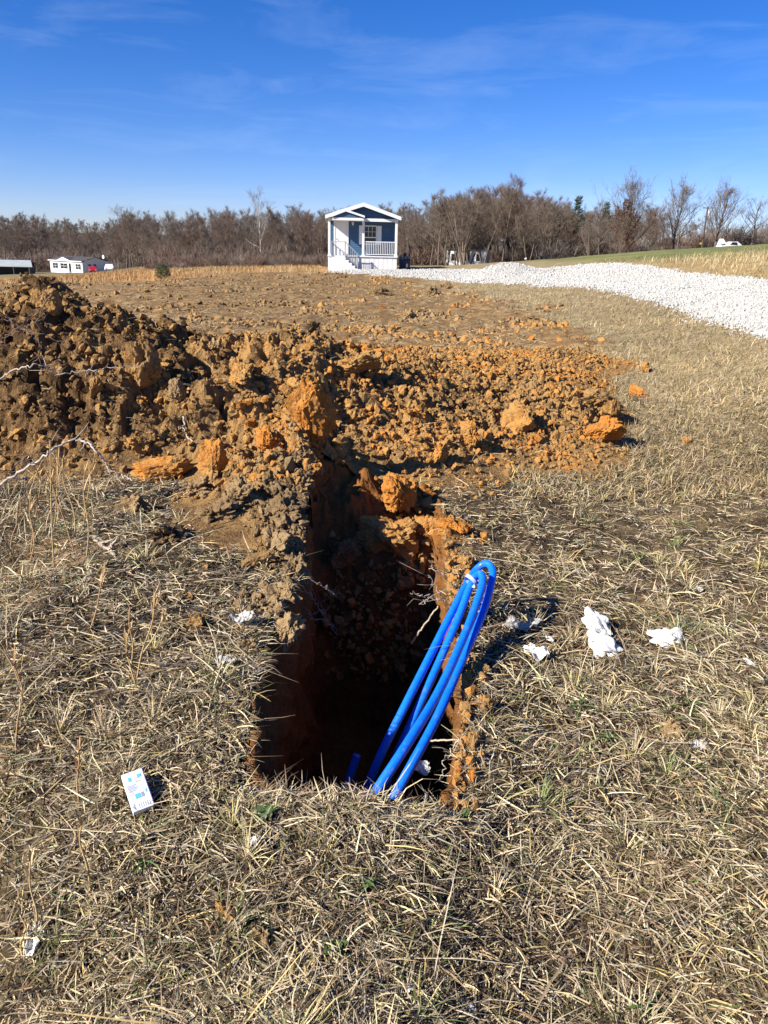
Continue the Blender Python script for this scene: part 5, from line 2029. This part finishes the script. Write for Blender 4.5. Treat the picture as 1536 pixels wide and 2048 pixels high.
scrap(485, 1256, 52, 26, .25, M_greypaper, 'pale crust of plaster on the left trench rim', .5, .05, 7)
scrap(452, 1338, 44, 22, -.2, M_greypaper, 'grey curled shred on the left trench rim', .9, .03, 8)
scrap(75, 1885, 34, 60, .15, M_paper, 'white plastic shred at the lower left edge', .7, .02, 9)
scrap(937, 2034, 34, 24, .3, M_greypaper, 'translucent grey shred at the bottom edge', .6, .015, 10)
scrap(508, 1695, 24, 16, .6, M_paper, 'small white curl in the grass below the trench', .8, .02, 11)
scrap(0, 0, 36, 40, .6, M_paper, 'white paper scrap lying deep in the trench beside the pipe', .6, .0, 12, p=at(838, 1530, 2.62))
scrap(815, 1985, 30, 16, .1, M_paper, 'narrow white shred near the bottom middle of the picture', .5, .015, 13)


# ---- branches, twigs, roots, stalks
def stick(pts, r0, r1, mat, label, cat, name, side=0, seed=0, group=None, wig=.006):
    g = np.random.default_rng(700 + seed)
    P = np.array([tuple(q) for q in pts])
    C = catmull(P, max(10, 8 * len(P)))
    C[1:-1] += g.normal(0, wig, (len(C) - 2, 3))
    r = empty(name, tuple(C[0]))
    tag(r, label, cat, group)
    o_ = C[0].copy()
    MB().tube(C - o_, np.linspace(r0, r1, len(C)), 7).build('stem', mat, r, True)
    for k in range(side):
        i = int(g.integers(2, len(C) - 1))
        d = (C[i] - C[i - 1])
        d = d / np.linalg.norm(d)
        d = d + g.normal(0, .7, 3)
        d /= np.linalg.norm(d)
        L = g.uniform(.03, .14)
        Q = [C[i], C[i] + d * L * .5 + g.normal(0, .006, 3), C[i] + d * L + g.normal(0, .015, 3)]
        MB().tube(np.array(Q) - o_, [r1 * 1.1, r1 * .8, r1 * .4], 5).build('side_twig', mat, r, True)
    return r


A_ = lambda pts, d: [at(px, py, d + .05 * math.sin(i * 2.1)) for i, (px, py) in enumerate(pts)]
stick(A_([(-40, 1000), (30, 950), (85, 915), (120, 890), (160, 880), (192, 900), (214, 925), (238, 948), (266, 962)], 4.35), .0085, .0035, M_whitestick, 'bleached white branch arching across the foot of the left spoil', 'branch', 'fallen_branch', 12, 1)
stick(A_([(-30, 775), (20, 745), (55, 732), (90, 733), (112, 750)], 4.9), .006, .0025, M_whitestick, 'short bleached branch at the left edge high on the spoil', 'branch', 'fallen_branch', 7, 2)
stick(A_([(110, 750), (170, 742), (230, 735), (290, 732)], 5.2), .0035, .0015, M_whitestick, 'thin pale twig lying level across the left spoil', 'twig', 'fallen_twig', 6, 3)
for i, (pts, lab) in enumerate((
        ([(105, 588), (70, 630), (40, 655), (-20, 690)], 'dark bramble cane hanging from the spoil peak'),
        ([(-20, 640), (30, 648), (80, 690), (60, 735)], 'dark bramble cane curling at the left edge below the peak'),
        ([(-20, 700), (40, 660), (75, 640), (88, 615)], 'dark bramble cane rising towards the spoil peak'),
        ([(-10, 610), (40, 655), (90, 670), (160, 715)], 'dark bramble cane crossing the left spoil downhill to the right'),
        ([(0, 960), (40, 925), (90, 890), (118, 868)], 'dark thin cane leaning over the bleached branch'),
        ([(0, 1010), (60, 985), (110, 935), (150, 905)], 'dark thin cane beneath the bleached branch'))):
    stick(A_(pts, 4.9 if i < 4 else 4.2), .0045, .002, M_darkstick, lab, 'bramble', 'bramble_cane', 9, 10 + i)
stick([surf(210, 1045, .02), surf(270, 1015, .04), surf(350, 962, .05)], .014, .008, M_darkstick, 'dark dead stick lying before the left spoil', 'stick', 'dead_stick', 4, 20)
stick([surf(186, 1070, .02), surf(210, 1085, .03), surf(232, 1104, .02)], .012, .008, M_stick, 'short pale broken root at the foot of the left spoil', 'root', 'broken_root', 3, 21)
stick([surf(366, 835, .03), surf(372, 860, .05), surf(392, 878, .03)], .008, .004, M_stick, 'pale crooked root poking from the left spoil', 'root', 'broken_root', 4, 22)
stick([surf(1345, 1112, .02), surf(1400, 1095, .03), surf(1470, 1078, .02), surf(1530, 1074, .02)], .006, .003, M_darkstick, 'dark thin stick lying in the right hand grass', 'stick', 'dead_stick', 5, 23)
stick([at(840, 1482, 2.7), at(880, 1481, 2.68), at(925, 1479, 2.62)], .0045, .0035, M_stick, 'straight pale stalk reaching across the trench beside the pipe', 'stalk', 'pale_stalk', 0, 24, wig=.001)
stick([at(822, 1287, 3.6), at(845, 1255, 3.62), at(876, 1212, 3.62)], .006, .004, M_stick, 'pale stick leaning inside the trench left of the pipe', 'stick', 'dead_stick', 0, 25, wig=.002)
gr = np.random.default_rng(81)
for i, (a, b, c_) in enumerate((((598, 1150), (650, 1172), (668, 1188)), ((590, 1235), (628, 1226), (662, 1212)), ((560, 1254), (590, 1258), (612, 1268)), ((600, 1165), (640, 1215), (672, 1268)), ((610, 1238), (650, 1240), (676, 1270)), ((600, 1120), (620, 1160), (616, 1200)), ((570, 1290), (600, 1300), (628, 1330)))):
    stick([at(*a, 3.35 + .01 * i), at(*b, 3.37 + .01 * i), at(*c_, 3.40 + .01 * i)], .0022, .001, M_stick, 'thin root thread sticking out of the left trench wall', 'root', 'root_thread', 2, 30 + i, 'root threads in the left trench wall')
for i, (a, b, c_) in enumerate((((888, 1150), (865, 1138), (858, 1120)), ((880, 1196), (850, 1192), (820, 1186)), ((885, 1200), (855, 1200), (842, 1206)), ((918, 1478), (890, 1520), (878, 1560)), ((890, 1205), (868, 1172), (856, 1150)))):
    stick([at(*a, 3.3 if i != 3 else 2.2), at(*b, 3.3 if i != 3 else 2.2), at(*c_, 3.3 if i != 3 else 2.2)], .0022, .001, M_stick, 'thin root thread sticking out of the right trench wall', 'root', 'root_thread', 2, 40 + i, 'root threads in the right trench wall')


def stalk(px0, py0, px1, py1, i, label, group):
    g = np.random.default_rng(800 + i)
    b = surf(px0, py0)
    t = at(px1, py1, b.y + .03)
    col = [(.46, .30, .13), (.5, .36, .17), (.42, .26, .12)][i % 3]
    r = empty('grass_stalk', tuple(b))
    tag(r, label, 'grass stalk', group)
    v = t - b
    C = [Vector((0, 0, -.01)), v * .33 + Vector((.012 * g.normal(), .01, 0)), v * .68 + Vector((.015 * g.normal(), .01, 0)), v]
    P = catmull([tuple(q) for q in C], 14)
    MB().tube(P, np.linspace(.0036, .002, len(P)), 5, True, col).build('stem', M_grass, r, True, True)
    n = 7
    L = v.length
    s = g.uniform(.45, .98, n)
    bp = np.array([np.interp(s, np.linspace(0, 1, 14), P[:, k]) for k in range(3)]).T
    V, F, C_ = blades(bp[:, 0], bp[:, 1], bp[:, 2], g.uniform(0, 6.28, n), np.full(n, 1.25), g.uniform(.6, 1.2, n), g.uniform(.12, .26, n) * min(L, .6), np.full(n, .006), np.tile(np.array(col), (n, 1)) * g.uniform(.8, 1.25, (n, 1)), 3)
    for k in range(n):
        sl = slice(k * 8, k * 8 + 8)
        link('leaf', mesh_np('leaf', V[sl], F[k * 3:k * 3 + 3] - k * 8, C_[sl], False, M_grass), r)


for i, (a, b) in enumerate((((100, 1090), (118, 905)), ((108, 1140), (100, 880)), ((150, 1110), (95, 920)), ((165, 1060), (190, 905)), ((172, 1120), (170, 930)), ((60, 1110), (85, 950)), ((58, 1130), (62, 980)), ((150, 1080), (128, 905)), ((20, 1120), (40, 990)))):
    stalk(*a, *b, i, 'tall golden grass stalk before the left spoil', 'golden stalks before the left spoil')
for i, (a, b) in enumerate((((262, 1330), (260, 1215)), ((272, 1360), (310, 1190)), ((280, 1310), (335, 1215)), ((178, 1262), (212, 1135)), ((275, 1380), (258, 1260)))):
    stalk(*a, *b, 20 + i, 'thin golden stalk rising from the grass left of the trench', 'thin stalks left of the trench')
for i, (a, b) in enumerate((((60, 1900), (60, 1720)), ((160, 1620), (156, 1480)), ((182, 1790), (165, 1640)), ((52, 1930), (40, 1830)), ((30, 1500), (28, 1330)))):
    stalk(*a, *b, 40 + i, 'reddish dry stalk in the lower left grass', 'dry stalks in the lower left grass')


def weed(px, py, n, L, w, label, seed):
    g = np.random.default_rng(850 + seed)
    p = surf(px, py)
    r = empty('green_weed', tuple(p))
    tag(r, label, 'weed')
    for k in range(n):
        a = 6.28 * k / n + g.uniform(-.4, .4)
        e0 = g.uniform(.2, .9)
        s = np.linspace(0, 1, 6)
        ln = L * g.uniform(.6, 1.1)
        h = np.cumsum(np.concatenate([[0], np.cos(e0 - s[1:] * 1.1)])) * ln / 5
        z = np.cumsum(np.concatenate([[0], np.sin(e0 - s[1:] * 1.1)])) * ln / 5 + .015
        wd = w * np.sin(np.clip(s * .95 + .05, 0, 1) * math.pi) ** .7 * (1 + .25 * np.sin(s * 18))
        ctr = np.stack([h * math.cos(a), h * math.sin(a), z], -1)
        sd = np.array([-math.sin(a), math.cos(a), 0])
        V = np.stack([ctr + sd * wd[:, None] + [0, 0, .004], ctr, ctr - sd * wd[:, None] + [0, 0, .004]], 1).reshape(-1, 3)
        F = [(i * 3 + j, i * 3 + j + 1, i * 3 + j + 4, i * 3 + j + 3) for i in range(5) for j in range(2)]
        link('leaf', mesh_np('leaf', V, np.array(F), None, True, M_leaf), r)


weed(532, 1632, 8, .06, .011, 'green broadleaf weed at the near left corner of the trench', 1)
weed(668, 1905, 10, .035, .012, 'low dark green clover patch near the bottom of the picture', 2)
weed(735, 1775, 7, .035, .011, 'small dark green clover in the grass below the trench', 3)
weed(925, 1640, 7, .045, .010, 'pale green weed below the near right corner of the trench', 4)
weed(290, 1735, 9, .07, .004, 'thin bladed green sprig in the lower left grass', 5)
weed(1160, 1420, 9, .085, .0035, 'green grass sprig in the right hand grass by the paper', 6)
weed(1380, 1420, 11, .085, .0035, 'bright green grass clump right of the brown earth lump', 7)
weed(1215, 1485, 8, .075, .003, 'green sprig below the brown earth lump to its left', 8)
weed(1290, 2030, 9, .07, .004, 'yellow green tuft at the bottom edge right of centre', 9)
